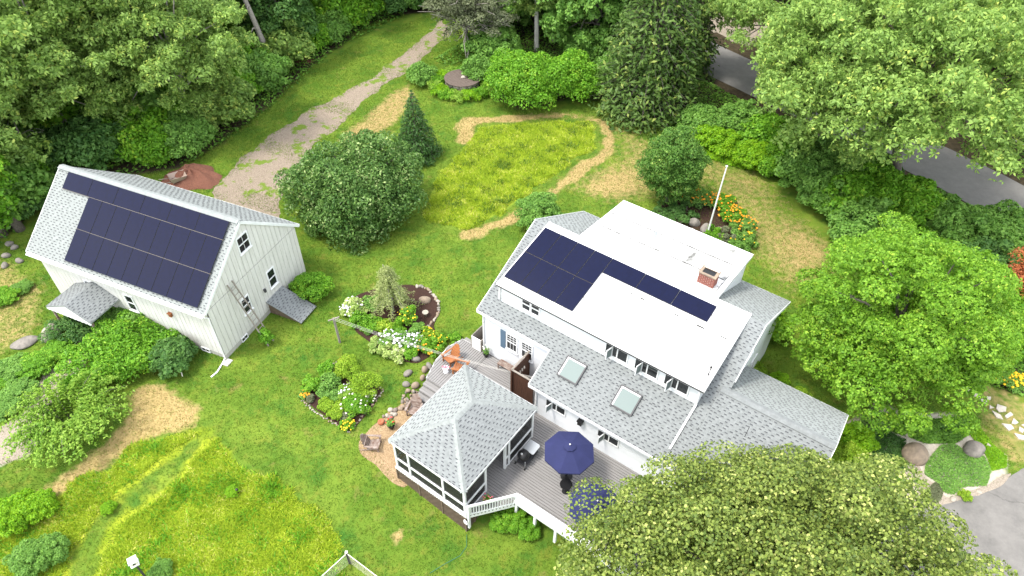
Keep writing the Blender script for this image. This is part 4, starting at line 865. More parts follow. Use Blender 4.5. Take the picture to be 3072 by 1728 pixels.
for i in range(4):
    z = DK-.18*(i+1); y1 = -7.6-.29*i; k = MB()
    for j in range(2): k.box(-1.72, .44, y1-.29+j*.145, y1-.29+j*.145+.135, z-.035, z)
    k.build('stair_tread', 'deck_grey', deck); k = MB(); k.box(-1.70, .42, y1-.012, y1+.008, z-.0, z+.145); k.build('stair_riser', 'deck_grey', deck)
# side skirts and back steps
k = MB()
for p, q in zip(POLY, POLY[1:]+POLY[:1]):
    if (p[1] < -6.1 or p[0] < -.75) and not (p == (.5, -7.6)): k.bar((p[0], p[1], DK-.10), (q[0], q[1], DK-.10), .03, .18)
k.build('rim_board', 'white_paint', deck)
k = MB(); k.box(-2.0, -1.2, -4.45, -4.1, .0, .62); k.build('side_step', 'deck_grey', deck)
# railing of the right hand part
def rail(p, q, h=.78, bal=True, cap=.10):
    p, q = v3(*p, DK), v3(*q, DK); n = np.linalg.norm(q-p); k = MB(); k.bar(p+Z3*h, q+Z3*h, cap, .035); k.bar(p+Z3*(h-.10), q+Z3*(h-.10), .04, .07); k.bar(p+Z3*.10, q+Z3*.10, .04, .07); k.build('hand_rail', 'white_paint', deck)
    if bal:
        m_ = int(n/.115)
        for i in range(1, m_): c = p+(q-p)*i/m_; k = MB(); k.bar(c+Z3*.12, c+Z3*(h-.1), .035); k.build('baluster', 'white_paint', deck)
def post(a, b, h=.80, w_=.11, base=-.1): k = MB(); k.box(a-w_/2, a+w_/2, b-w_/2, b+w_/2, base, DK+h); k.build('post', 'white_paint', deck)
R1, R2, R3 = (4.62, -12.12), (5.93, -10.47), (11.5, -10.47)
rail(R1, R2); rail(R2, R3, .5, False, .42); post(*R1); post(*R2)
for a in (6.9, 7.95, 9.0, 10.1, 11.3): post(a, -10.47, .5)
k = MB(); k.bar((R2[0], R2[1]-.1, DK+.22), (R3[0], R3[1]-.1, DK+.22), .03, .10); k.build('mid_rail', 'white_paint', deck)
# ------------------------------------------------------------------ screened porch
pc = (2.55, -9.72)
porch = thing('screened_porch', 'white screened porch with hipped grey shingle roof on the deck', 'porch', (*HP(*pc), DK), HYAW)
hw, hl, ez, rz2 = 2.06, 2.58, 2.14, 3.16; rl = hl-hw+.06
cA, cB, cC, cD = v3(-hw, -hl, ez), v3(hw, -hl, ez), v3(hw, hl, ez), v3(-hw, hl, ez); rF, rBk = v3(0, -rl, rz2), v3(0, rl, rz2)
r = MB()
for pts in ([cA, cB, rF], [cB, cC, rBk, rF], [cC, cD, rBk], [cD, cA, rF, rBk]): r.slab(pts, (0, 0, -.07))
for p, q in ((rF, cA), (rF, cB), (rBk, cC), (rBk, cD), (rF, rBk)): ridgecaps(r, p, q, .15)
proof = r.build('roof', 'shingle_pale', porch)
sp_ = Shingler(porch)
def hipplane(p, q, tops, seed, pale):
    p, q = v3(*p), v3(*q); A_ = unit(q-p); mid = (tops[0]+tops[-1])/2; n_ = unit(np.cross(q-p, mid-p)); D_ = unit(np.cross(A_, n_))*1.0
    if D_[2] > 0: D_ = -D_
    T = tops[0]; sl = (p-T)@D_; base = p-D_*sl; pts = [((t-base)@A_, (t-base)@D_) for t in tops]; ln = np.linalg.norm(q-p)
    pl = [(0, sl), (ln, sl)]+[(u, max(s_, .0)) for u, s_ in pts]; sp_.plane(base+n_*.004, A_, D_, n_, pl, pale, seed)
hipplane(cA, cB, [rF], 21, False); hipplane(cB, cC, [rBk, rF], 22, False); hipplane(cC, cD, [rBk], 23, True); hipplane(cD, cA, [rF, rBk], 24, True)
pcw = HP(*pc); sp_.finish(proof, cam_in(0, HYAW, *pcw)-v3(0, 0, DK))
k = MB(); m_ = .0
for p, q in ((cA, cB), (cB, cC), (cC, cD), (cD, cA)): k.bar(v3(*p)*v3(1.002, 1.002, 1)-Z3*.05, v3(*q)*v3(1.002, 1.002, 1)-Z3*.05, .03, .12)
k.build('fascia', 'white_paint', porch)
iw, il = 1.93, 2.42
def ppost(x, y, h=ez, w_=.10): k = MB(); k.box(x-w_/2, x+w_/2, y-w_/2, y+w_/2, -.05, h); k.build('post', 'white_paint', porch)
def bay(p, q, z0, z1):
    p, q = v3(*p, 0), v3(*q, 0); A_ = unit(q-p); N_ = np.cross(A_, Z3); ln = np.linalg.norm(q-p); k = MB()
    obx(k, p, A_, Z3, N_, 0, ln, z0, z0+.07, -.03, .03); k.build('rail', 'white_paint', porch); k = MB(); obx(k, p, A_, Z3, N_, 0, ln, z1-.07, z1, -.03, .03)
    o = k.build('rail', 'white_paint', porch); k = MB(); obx(k, p, A_, Z3, N_, 0, ln, z0+.07, z1-.07, -.004, .004); k.build('screen', 'screen', o)
F_ = [(-iw, -il), (-1.15, -il), (.78, -il), (iw, -il)]; R_ = [(iw, -il), (iw, -1.05), (iw, .35), (iw, .62), (iw, il)]; B_ = [(iw, il), (0, il), (-iw, il)]; L_ = [(-iw, il), (-iw, .8), (-iw, -.8), (-iw, -il)]
for chain in (F_, R_, B_, L_):
    for p, q in zip(chain, chain[1:]):
        if chain is R_ and q == (iw, .35): continue        # the doorway
        d = unit(v3(q[0]-p[0], q[1]-p[1], 0))*.05; a_, b_ = (p[0]+d[0], p[1]+d[1]), (q[0]-d[0], q[1]-d[1])
        bay(a_, b_, .02, .72); bay(a_, b_, .72, ez-.12)
for x, y in set(F_+R_+B_+L_): ppost(x, y)
k = MB(); k.box(-iw, iw, -il, il, ez-.11, ez-.08); k.build('ceiling', 'grey_wood', porch)
# lattice skirt below the porch
def lattice(p, q, z0, z1):
    p, q = v3(*p, 0), v3(*q, 0); ln = np.linalg.norm(q-p); A_ = (q-p)/ln; N_ = np.cross(A_, Z3); k = MB(); h = z1-z0; st_ = .11
    for sgn in (1, -1):
        x = -h
        while x < ln:
            x0, x1 = x, x+h; zA, zB = (z0, z1) if sgn > 0 else (z1, z0)
            f0, f1 = max(0, -x0/h), min(1, (ln-x0)/h)
            if f1-f0 > .03: k.bar(p+A_*(x0+h*f0)+Z3*(zA+(zB-zA)*f0)+N_*.012*sgn, p+A_*(x0+h*f1)+Z3*(zA+(zB-zA)*f1)+N_*.012*sgn, .035, .01, N_)
            x += st_
    o = k.build('lattice_panel', 'lattice_wood', porch); k = MB()
    for t in np.linspace(0, 1, 4): k.bar(p+(q-p)*t+Z3*z0+N_*.03, p+(q-p)*t+Z3*z1+N_*.03, .07, .03, N_)
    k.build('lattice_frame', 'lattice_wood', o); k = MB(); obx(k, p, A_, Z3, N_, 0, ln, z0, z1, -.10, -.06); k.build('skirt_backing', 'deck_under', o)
lattice((-iw-.05, -il-.06), (iw+.05, -il-.06), -1.42, -.14); lattice((-iw-.06, il), (-iw-.06, -il), -1.30, -.14); lattice((iw+.06, -il), (iw+.06, -1.0), -1.42, -.14)
k = MB()
for i in range(12): k.tube([(iw+.02+.04*math.sin(i*2), -il-.12, -.25-.02*i), (iw+.14+.04*math.sin(i*2+1), -il-.14, -.25-.02*i-.01)], .012, 4)
k.tube([(iw+.08+.11*math.cos(t), -il-.13, -.42+.13*math.sin(t)) for t in np.linspace(0, 2*PI*2, 30)], .014, 5); k.build('hose_reel', 'white_metal', porch)
# ------------------------------------------------------------------ outdoor shower fence
fe = thing('privacy_fence', 'dark brown board privacy enclosure on the deck', 'fence', (*HP(2.3, -5.85), DK), HYAW)
for i in range(11): k = MB(); k.box(-.018, .018, i*.13, i*.13+.122, .05, 1.75); k.build('board', 'brown_fence', fe)
for i in range(9): k = MB(); k.box(.03+i*.13, .152+i*.13, -.018, .018, .05, 1.75); k.build('board', 'brown_fence', fe)
for x, y in ((0, -.06), (0, 1.42), (1.2, -.06)): k = MB(); k.box(x-.04, x+.04, y-.04, y+.04, 0, 1.9); k.build('post', 'brown_fence', fe)
for p, q in (((0, -.06, 1.92), (0, 1.42, 1.92)), ((0, -.06, 1.92), (1.2, -.06, 1.92))): k = MB(); k.bar(p, q, .09, .035); k.build('cap_rail', 'grey_wood', fe)
k = MB(); k.box(.02, .14, .05, 1.0, 1.15, 1.18); k.build('shelf', 'brown_fence', fe)
for i, t in enumerate((.12, .38, .5, .68, .85)):
    k = MB(); k.lathe([(.035, 0), (.045, .04), (.04, .12), (.018, .15), (.018, .19), (0, .19)], 9); tag(k.build('shower_bottle', 'ivory', None, True, (*HP(2.3+.09, -5.85+t), DK+1.18)), 'small white bottle on the brown enclosure shelf, %s from its front corner' % ordinal(i+1), 'bottle', 'bottles on the enclosure shelf')
# ------------------------------------------------------------------ furniture on deck and patio
def adirondack(label, P, rz, m, group=None):
    """sitter faces local +x; origin on the floor under the seat"""
    t = thing('adirondack_chair', label, 'chair', P, rz, group)
    for i in range(6): x = .30-i*.092; z = .30-i*.028; k = MB(); k.box(x-.04, x+.04, -.24, .24, z-.018, z); k.build('seat_slat', m, t)
    for i in range(7): y = -.235+i*.078; h = .78-.03*(i-3)**2; k = MB(); k.slab([(-.17, y-.034, .20), (-.17, y+.034, .20), (-.17-.42*h, y+.034*(1+.25*h), .20+.86*h), (-.17-.42*h, y-.034*(1+.25*h), .20+.86*h)], (-.018, 0, -.01)); k.build('back_slat', m, t)
    for s in (-1, 1):
        k = MB(); k.slab([(.36, s*.33-.06, .47), (.36, s*.33+.06, .47), (-.34, s*.31+.035, .45), (-.34, s*.31-.035, .45)], (0, 0, -.022)); k.build('arm', m, t)
        k = MB(); k.box(.26, .34, s*.27-.018, s*.27+.018, 0, .45); k.build('front_leg', m, t)
        k = MB(); k.add([(.34, s*.25-.016, .31), (.34, s*.25-.016, .20), (-.50, s*.25-.016, 0), (-.58, s*.25-.016, .03), (.34, s*.25+.016, .31), (.34, s*.25+.016, .20), (-.50, s*.25+.016, 0), (-.58, s*.25+.016, .03)], [(0, 1, 2, 3), (7, 6, 5, 4), (0, 4, 5, 1), (1, 5, 6, 2), (2, 6, 7, 3), (3, 7, 4, 0)]); k.build('rear_leg', m, t)
    k = MB(); k.bar((-.30, -.28, .50), (-.30, .28, .50), .03, .05); k.build('back_rail', m, t)
    return t
P = HP(-1.42, -6.0); adirondack('orange teak Adirondack chair, the left of two on the deck', (*P, DK), HYAW-PI/2-.15, 'teak')
P = HP(-.62, -6.25); adirondack('orange teak Adirondack chair partly hidden by the porch roof', (*P, DK), HYAW+PI+.35, 'teak')
P = G(1000+900*.2691, 960+1000*.2692); adirondack('weathered brown Adirondack chair at the foot of the deck stairs', (P[0]+.05, P[1]-.15, 0), HYAW-PI/2+.35, 'weathered')
P = G(1120, 1340); adirondack('weathered brown Adirondack chair alone on the gravel patio', (P[0], P[1], 0), HYAW+.55, 'weathered')
k = thing('side_table', 'small white side table with pink flowers between the orange chairs', 'table', (*HP(-1.18, -6.72), DK), 0)
b = MB(); b.lathe([(.13, 0), (.13, .02), (.02, .03), (.02, .28), (.16, .29), (.16, .31), (0, .31)], 12); b.build('table', 'white_paint', k)
b = MB(); rng = np.random.default_rng(3)
for i in range(14): q = rng.normal(size=3)*v3(.06, .06, .03)+v3(0, 0, .38); b.lathe([(0, q[2]-.02), (.035, q[2]), (0, q[2]+.02)], 5, (q[0], q[1]))
b.build('flower', 'pink_flower', k)
bn = thing('bench', 'low dark wooden bench against the house wall', 'bench', (*HP(1.35, -4.82), DK), HYAW)
for i in range(4): b = MB(); b.box(-.62, .62, -.19+i*.097, -.11+i*.097, .36, .39); b.build('seat_slat', 'weathered', bn)
for x in (-.55, .55):
    for y in (-.16, .16): b = MB(); b.box(x-.03, x+.03, y-.03, y+.03, 0, .36); b.build('leg', 'weathered', bn)
    b = MB(); b.bar((x, -.16, .12), (x, .16, .33), .03); b.build('brace', 'weathered', bn)
def potted(label, P, m_pot, m_leaf, m_fl, s=1, h=.3, nf=10, seed=0):
    t = thing('potted_plant', label, 'potted plant', P); rng = np.random.default_rng(seed); b = MB(); b.lathe([(.09*s, 0), (.14*s, .2*s), (.155*s, .2*s), (.155*s, .24*s), (.13*s, .24*s), (.12*s, .2*s), (0, .2*s)], 14); b.build('pot', m_pot, t, True)
    n = 120; d = sphere_pts(n, rng); Pq = d*v3(.17*s, .17*s, h*.5)*rng.uniform(.4, 1, n)[:, None]+v3(0, 0, .24*s+h*.45); link(bpy.data.objects.new('foliage', leafmesh('foliage', Pq, d+v3(0, 0, .6)+rng.normal(size=d.shape)*.5, .10*s, rng, m_leaf)), t)
    if m_fl:
        b = MB()
        for i in range(nf): q = sphere_pts(1, rng)[0]*v3(.17*s, .17*s, .1*s); b.lathe([(0, -.02+q[2]+.24*s+h), (.035, q[2]+.24*s+h), (0, .02+q[2]+.24*s+h)], 6, (q[0], q[1]))
        b.build('flower', m_fl, t)
    return t
potted('black pot with pale flower stems against the house wall', (*HP(-.18, -4.72), DK), 'black', 'leaf_maple', 'ivory', 1, .5, 8, 1)
potted('pot of pink flowers behind the deck railing', (*HP(4.95, -11.2), DK), 'dark_iron', 'leaf_bright', 'pink_flower', 1.2, .3, 14, 2)
q = G(1000+650*.2691, 960+1205*.2692); potted('black pot with red flowers on the gravel patio', (q[0], q[1], .02), 'black', 'leaf_maple', 'red_flower', 1.3, .25, 12, 3)
b = MB(); b.lathe([(.0, .0), (.14, .0), (.17, .08), (.16, .16), (.13, .2), (.10, .19), (0, .12)], 14); q = G(1144, 1270); tag(b.build('clay_bowl', 'terracotta', None, True, (q[0], q[1], .02)), 'round terracotta bowl beside the gravel patio edge', 'bowl')
# kettle grill with side table
gr = thing('kettle_grill', 'black kettle grill cart with grey side table on the deck', 'grill', (*HP(4.98, -8.66), DK), HYAW)
b = MB(); b.lathe([(.05, .36), (.17, .42), (.255, .54), (.27, .62), (.27, .64)], 20); b.build('bowl', 'black', gr, True)
b = MB(); b.lathe([(.275, .64), (.27, .68), (.22, .77), (.12, .82), (0, .835)], 20); b.build('lid', 'black', gr, True)
b = MB(); b.bar((-.06, .05, .88), (.06, -.05, .88), .03); b.bar((-.06, .05, .82), (-.06, .05, .88), .02); b.bar((.06, -.05, .82), (.06, -.05, .88), .02); b.build('lid_handle', 'black_metal', gr)
b = MB(); b.lathe([(.0, .835), (.05, .838), (.05, .85), (0, .852)], 10, (-.02, -.11)); b.build('vent', 'alu', gr)
b = MB(); b.prism([(-.24, .3), (.30, .25), (.34, .30), (.34, .78), (.26, .86), (-.24, .86)], .60, .635); b.build('side_shelf', 'alu', gr)
for x, y in ((-.25, -.2), (.27, -.25), (-.22, .8), (.30, .76)): b = MB(); b.bar((x, y, .06), (x, y, .62), .025); b.build('leg', 'alu', gr)
for y in (-.2, .8):
    b = MB(); b.bar((-.24, y, .2), (.28, y, .2), .025); b.build('brace', 'dark_iron', gr)
b = MB(); b.box(-.22, .28, -.2, .8, .17, .2); b.build('lower_shelf', 'dark_iron', gr)
for x in (-.25, .27): b = MB(); b.tube([(x-.02, -.24, .07), (x+.02, -.24, .07)], .07, 12); b.build('wheel', 'black', gr)
def umbrella(label, P, R, H, rz, tilt=(0, 0), seed=0):
    t = thing('patio_umbrella', label, 'umbrella', P, 0); c = v3(tilt[0], tilt[1], H); n = 8; b = MB(); ring = []
    def canopy(r, z): return [(c[0]+r*math.cos(rz+2*PI*k/n), c[1]+r*math.sin(rz+2*PI*k/n), z-tilt[0]*r*math.cos(rz+2*PI*k/n)*.6-tilt[1]*r*math.sin(rz+2*PI*k/n)*.6) for k in range(n)]
    def sag(r, z): return [(c[0]+r*.955*math.cos(rz+2*PI*(k+.5)/n), c[1]+r*.955*math.sin(rz+2*PI*(k+.5)/n), z) for k in range(n)]
    r1, r2, r3 = canopy(.26*R, H-.02), canopy(.62*R, H-.19), canopy(R, H-.40); top = (c[0], c[1], H+.02); V = [top]+r1+r2+r3; F = []
    for k in range(n):
        j = (k+1) % n; F += [(0, 1+k, 1+j), (1+k, 1+n+k, 1+n+j, 1+j), (1+n+k, 1+2*n+k, 1+2*n+j, 1+n+j)]
    b.add(V, F); mid = [(v3(*r3[k])+v3(*r3[(k+1) % n]))/2*1 for k in range(n)]
    for k in range(n): j = (k+1) % n; b.add([r3[k], r3[j], v3(*r3[j])-Z3*.07, v3(*r3[k])-Z3*.07], [(0, 3, 2, 1)])
    b.build('canopy', 'navy_fabric', t)
    b = MB(); v1, v2 = canopy(.06*R, H+.13), canopy(.24*R, H+.055); V = [(c[0], c[1], H+.15)]+v1+v2
    b.add(V, [(0, 1+k, 1+(k+1) % n) for k in range(n)]+[(1+k, 1+n+k, 1+n+(k+1) % n, 1+(k+1) % n) for k in range(n)]); b.build('vent_cap', 'navy_fabric', t)
    b = MB(); b.tube([(0, 0, .05), (0, 0, H*.6), (c[0], c[1], H)], .028, 8); b.build('pole', 'dark_iron', t)
    for k in range(n): b = MB(); b.bar((c[0], c[1], H-.03), v3(*r3[k])-Z3*.02, .015); b.build('rib', 'dark_iron', t)
    b = MB(); b.lathe([(0, H+.14), (.03, H+.15), (.035, H+.19), (0, H+.22)], 10, (c[0], c[1])); b.build('finial', 'white_metal', t, True)
    b = MB(); b.lathe([(.27, 0), (.27, .04), (.06, .08), (.05, .14), (0, .14)], 18); b.build('base', 'black', t); return t
umbrella('navy blue patio umbrella standing open on the deck', (*HP(6.9, -8.06), DK), 1.12, 2.30, HYAW+.2)
umbrella('second navy umbrella half hidden under the foreground tree', (*HP(9.0, -9.45), DK), 1.15, 2.0, HYAW+.1, (.10, -.05))
tb = thing('round_table', 'small round black table beside the open umbrella', 'table', (*HP(7.28, -8.72), DK))
b = MB(); b.lathe([(.27, .56), (.28, .58), (.27, .60), (0, .60)], 20); b.build('table_top', 'black', tb); b = MB(); b.lathe([(.16, 0), (.16, .03), (.025, .05), (.025, .56), (0, .56)], 12); b.build('pedestal', 'black', tb)
# ------------------------------------------------------------------ yard things
b = MB(); pt = G(1020, 1028); pole = thing('clothesline_pole', 'leaning grey wooden clothesline post on the lawn', 'post', (pt[0], pt[1], 0)); b.bar((0, 0, 0), (-.05, .05, 1.85), .10, .10); b.build('post', 'grey_wood', pole); b = MB(); b.bar((-.05-.3*math.cos(.5), .05-.3*math.sin(.5), 1.8), (-.05+.3*math.cos(.5), .05+.3*math.sin(.5), 1.8), .06); b.build('crossarm', 'grey_wood', pole)
e0 = v3(*HP(3.3, -5.5), 2.55); s0 = v3(pt[0]-.05, pt[1]+.05, 1.83)
for i, off in enumerate((-.09, .0, .09)):
    b = MB(); n = 14; nn = v3(-.45, -.89, 0); ts = np.linspace(0, 1, n)
    b.tube([s0*(1-t)+e0*t+nn*off*(1-.6*t)-Z3*(.5*4*t*(1-t))*.5 for t in ts], .0045, 4); tag(b.build('clothesline', 'rope', None), 'white clothesline strung from the grey post to the deck, %s strand' % ('upper', 'middle', 'lower')[i], 'rope', 'clothesline strands')
fp = G(2122, 702); fl_ = thing('flagpole', 'tall white flagpole in the flower bed behind the house', 'flagpole', (fp[0], fp[1], 0)); b = MB(); b.tube([(0, 0, 0), (.05, 0, 3.0), (.1, 0, 5.1)], [.06, .05, .035], 8); b.build('pole', 'white_metal', fl_); b = MB(); b.lathe([(0, 5.08), (.07, 5.12), (.07, 5.16), (0, 5.2)], 8, (.1, 0)); b.build('finial', 'white_metal', fl_)
wl = G(1388, 262); well = thing('stone_well', 'round stone well with wooden plank cover', 'well', (wl[0], wl[1], 0)); rng = np.random.default_rng(8)
for r_ in range(3):
    for i in range(13): a = 2*PI*(i+.5*r_)/13; o = bpy.data.objects.new('stone', rock_mesh('stone', 100+r_*13+i, .30, .2, .2, rng.choice(['stone', 'stone_pale', 'stone_tan']), .5)); link(o, well); o.location = (1.2*math.cos(a), 1.2*math.sin(a), .25*r_); o.rotation_euler = (0, 0, a+PI/2)
b = MB(); b.lathe([(1.1, 0), (1.1, .75), (0, .75)], 24); b.build('well_core', 'stone_dark', well)
for i in range(12):
    y0 = -1.48+i*.247; y1 = y0+.235; hx = math.sqrt(max(0, 1.5**2-max(abs(y0), abs(y1))**2)); hx2 = math.sqrt(max(0.02, 1.5**2-min(abs(y0), abs(y1))**2))
    b = MB(); b.prism([(-hx if abs(y0) > abs(y1) else -hx2, y0), (hx if abs(y0) > abs(y1) else hx2, y0), (hx2 if abs(y0) > abs(y1) else hx, y1), (-hx2 if abs(y0) > abs(y1) else -hx, y1)], .80, .86); o = b.build('cover_plank', 'well_wood', well); o.rotation_euler = (0, 0, -.9)
o = rock('crown_stone', '', '', (.1, -.05, .86), .2, .16, .14, 'stone_pale', 55, parent=well)
# mulch pile and wheelbarrow
def heap(name, label, P, rx, ry, h, m, seed, rz=0):
    rng = np.random.default_rng(seed); n = 34; t = np.linspace(0, 1, 12); V = [(0, 0, h)]; F = []
    for r in t[1:]:
        for k_ in range(n): a = 2*PI*k_/n; rr = r*(1+.12*math.sin(3*a+seed)+.07*math.sin(7*a)); V.append((rx*rr*math.cos(a), ry*rr*math.sin(a), h*(1-r)**.8*(1+.25*math.sin(5*a+r*7))+rng.normal()*.05*(r < .98)-(.04 if r > .98 else 0)))
    for k_ in range(n): F.append((0, 1+k_, 1+(k_+1) % n))
    for i in range(10):
        for k_ in range(n): F.append((1+i*n+k_, 1+(i+1)*n+k_, 1+(i+1)*n+(k_+1) % n, 1+i*n+(k_+1) % n))
    b = MB(); b.add(V, F); return tag(b.build(name, m, None, True, (P[0], P[1], .0), rz), label, 'mulch')
q = G(575, 535); heap('mulch_pile', 'heap of reddish mulch behind the barn beside the drive', q, 2.1, 1.6, .75, 'mulch_red', 3)
q = G(915, 182); heap('leaf_heap', 'small brown heap on the grass at the wood edge', q, .9, .6, .25, 'mulch_red', 5)
q = G(532, 555); wbw = thing('wheelbarrow', 'wheelbarrow tipped against the mulch heap', 'wheelbarrow', (q[0]+.1, q[1]+.1, 0), .6)
b = MB(); b.add([(-.35, -.3, .35), (.45, -.34, .45), (.45, .34, .45), (-.35, .3, .35), (-.5, -.42, .75), (.62, -.46, .72), (.62, .46, .72), (-.5, .42, .75)], [(0, 1, 2, 3), (0, 4, 5, 1), (1, 5, 6, 2), (2, 6, 7, 3), (3, 7, 4, 0)]); b.add([(-.33, -.28, .37), (.43, -.32, .47), (.43, .32, .47), (-.33, .28, .37), (-.48, -.4, .75), (.6, -.44, .72), (.6, .44, .72), (-.48, .4, .75)], [(3, 2, 1, 0), (1, 5, 4, 0), (2, 6, 5, 1), (3, 7, 6, 2), (0, 4, 7, 3)]); b.build('tray', 'wheelbarrow_paint', wbw)
for s in (-1, 1): b = MB(); b.tube([(.75, s*.05, .2), (.2, s*.2, .38), (-1.1, s*.32, .6)], .022, 5); b.build('handle', 'grey_wood', wbw); b = MB(); b.tube([(-.3, s*.25, .4), (-.35, s*.25, 0)], .02, 5); b.build('leg', 'dark_iron', wbw)
b = MB(); b.tube([(.75, -.04, .2), (.75, .04, .2)], .2, 14); b.build('wheel', 'black', wbw)
# garden fence corner, bird house, marker
q = G(1050, 1690); gf = thing('garden_fence', 'wire mesh garden fence corner at the bottom edge', 'fence', (q[0], q[1], float(gz(*q[:2]))), 0)
d1, d2 = v3(-1.35, -1.55, 0), v3(1.7, -1.15, 0); b = MB(); b.bar((0, 0, 0), (0, 0, 1.0), .09); b.build('post', 'dark_iron', gf); b = MB(); b.box(-.055, .055, -.055, .055, 1.0, 1.04); b.build('post_cap', 'ivory', gf)
for d in (d1, d2):
    b = MB(); b.bar((0, 0, .9), d+Z3*.9, .03, .03); b.build('top_rail', 'ivory', gf); b = MB()
    for z in np.linspace(.08, .84, 8): b.bar(Z3*z, d+Z3*z, .004)
    for t in np.linspace(.03, 1, 22): b.bar(d*t, d*t+Z3*.88, .004)
    b.build('wire_mesh', 'mesh_wire', gf)
b = MB(); b.add([(-.06, -.5, .03), (1.5, -1.35, .03), (.1, -2.4, .03), (-1.2, -1.75, .03)], [(0, 3, 2, 1)]); b.build('soil', 'mulch_red', gf)
q = G(440, 1735); z0 = float(gz(*q[:2])); bh = thing('bird_house', 'white bird feeder house on a dark post in the meadow', 'bird house', (q[0], q[1], z0), .6)
b = MB(); b.bar((0, 0, 0), (0, 0, 1.35), .07); b.build('post', 'dark_iron', bh); b = MB(); b.box(-.16, .16, -.16, .16, 1.35, 1.39); b.build('floor', 'white_paint', bh)
b = MB(); b.box(-.12, .12, -.12, .12, 1.39, 1.62); b.build('box', 'ivory', bh); b = MB(); b.box(-.17, .17, -.17, .17, 1.62, 1.66); b.build('roof', 'white_paint', bh)
for s in (-1, 1): b = MB(); b.box(-.05, .05, s*.121-.004, s*.121+.004, 1.45, 1.56); b.build('feeding_opening', 'glass_dark', bh)
q = G(716, 1480); b = MB(); b.lathe([(.03, 0), (.03, .3), (.06, .31), (.06, .36), (0, .38)], 8); tag(b.build('garden_light', 'black', None, False, (q[0], q[1], float(gz(*q[:2])))), 'small dark garden light standing in the meadow', 'light')
qa = [G(*t) for t in ((1530-130, 1605), (1400, 1640), (1380, 1668), (1330, 1695), (1290, 1720))]; b = MB(); b.tube([(p[0], p[1], p[2]+.02) for p in qa], .015, 5); tag(b.build('garden_hose', 'hose', None), 'green garden hose lying on the lawn below the porch', 'hose')
# utility wires across the top right and a leaning pole
for i, (x0, y0, x1, y1, zz) in enumerate(((2900, 345, 3072, 435, 6.5), (2920, 325, 3110, 400, 6.8))):
    p, q = G(x0, y0, zz), G(x1, y1, zz); d = q-p; b = MB(); b.tube([p-d*4+Z3*.6, p-d*1.5, p, q, q+d*3+Z3*.4], .025, 4); tag(b.build('utility_wire', 'rope', None), 'utility wire above the road at the right edge, %s one' % ('lower', 'upper')[i], 'wire')
q = G(3060, 1040); b = MB(); b.bar((0, 0, 0), (.8, .25, 2.2), .12); tag(b.build('leaning_post', 'grey_wood', None, False, (q[0]-.1, q[1]-.1, 0)), 'leaning weathered post among shrubs at the right edge', 'post')
q = G(548, 1130); b = MB(); b.tube([(0, 0, 0), (-.25, .55, .75)], .025, 5); tag(b.build('garden_stake', 'ivory', None, False, (q[0], q[1], 0)), 'pale stake leaning beside the dark shrub at the barn corner', 'stake')
# ------------------------------------------------------------------ beds, stones and boulders
def gp(px, py, dz=0): q = G(px, py); return (q[0], q[1], q[2]+dz)
def edging(bed, pts, n, seed, s=.13, mats=('stone_tan', 'stone_pale', 'stone')):
    rng = np.random.default_rng(seed); pts = np.asarray(pts); seg = np.r_[0, np.cumsum(np.linalg.norm(np.diff(pts, axis=0), axis=1))]; me = {}
    for i in range(n):
        t = seg[-1]*(i+.5)/n; x, y = np.interp(t, seg, pts[:, 0]), np.interp(t, seg, pts[:, 1]); key = (rng.choice(mats), int(rng.integers(0, 3)))
        if key not in me: me[key] = rock_mesh('edging_stone', 200+len(me), s*1.15, s*.8, s*.7, key[0])
        o = bpy.data.objects.new('edging_stone', me[key]); link(o, bed); k = rng.uniform(.7, 1.25); o.location = (x+rng.normal()*.03, y+rng.normal()*.03, float(gz(x, y))+.02); o.scale = (k, k, k); o.rotation_euler = (0, 0, rng.uniform(0, 6))
zz5 = lambda x, y: (1000+x*400/964, 760+y*340/819)
edging(bed_isl, [G(*zz5(*q))[:2] for q in ((595, 240), (650, 245), (700, 275), (740, 320), (760, 370), (765, 420), (745, 465), (715, 495), (690, 530), (700, 570))], 26, 1, .105)
zz4 = lambda x, y: (850+x*350/1062, 1050+y*270/819)
edging(bed_dia, [G(*zz4(*q))[:2] for q in ((170, 450), (280, 560), (380, 625), (500, 690), (600, 745), (650, 690), (720, 600), (800, 510), (870, 430), (910, 380), (890, 345))], 70, 2, .05)
edging(bed_dia, [G(*zz4(*q))[:2] for q in ((170, 450), (210, 390), (330, 260), (480, 110), (560, 100))], 18, 3, .05)
edging(bed_dia, [G(*zz4(*q))[:2] for q in ((680, 200), (740, 240))], 6, 4, .06)
rock('boulder', 'flat tan boulder in the mulch of the island bed', 'boulder', gp(*zz5(665, 345)), .34, .25, .20, 'stone_tan', 31, -.2)
b = MB(); b.lathe([(.09, 0), (.07, .22), (.15, .28), (.18, .34), (.16, .34), (.12, .31), (0, .30)], 18); tag(b.build('bird_bath', 'stone_pale', None, True, gp(*zz5(668, 455))), 'round pale bird bath at the edge of the island bed', 'bird bath')
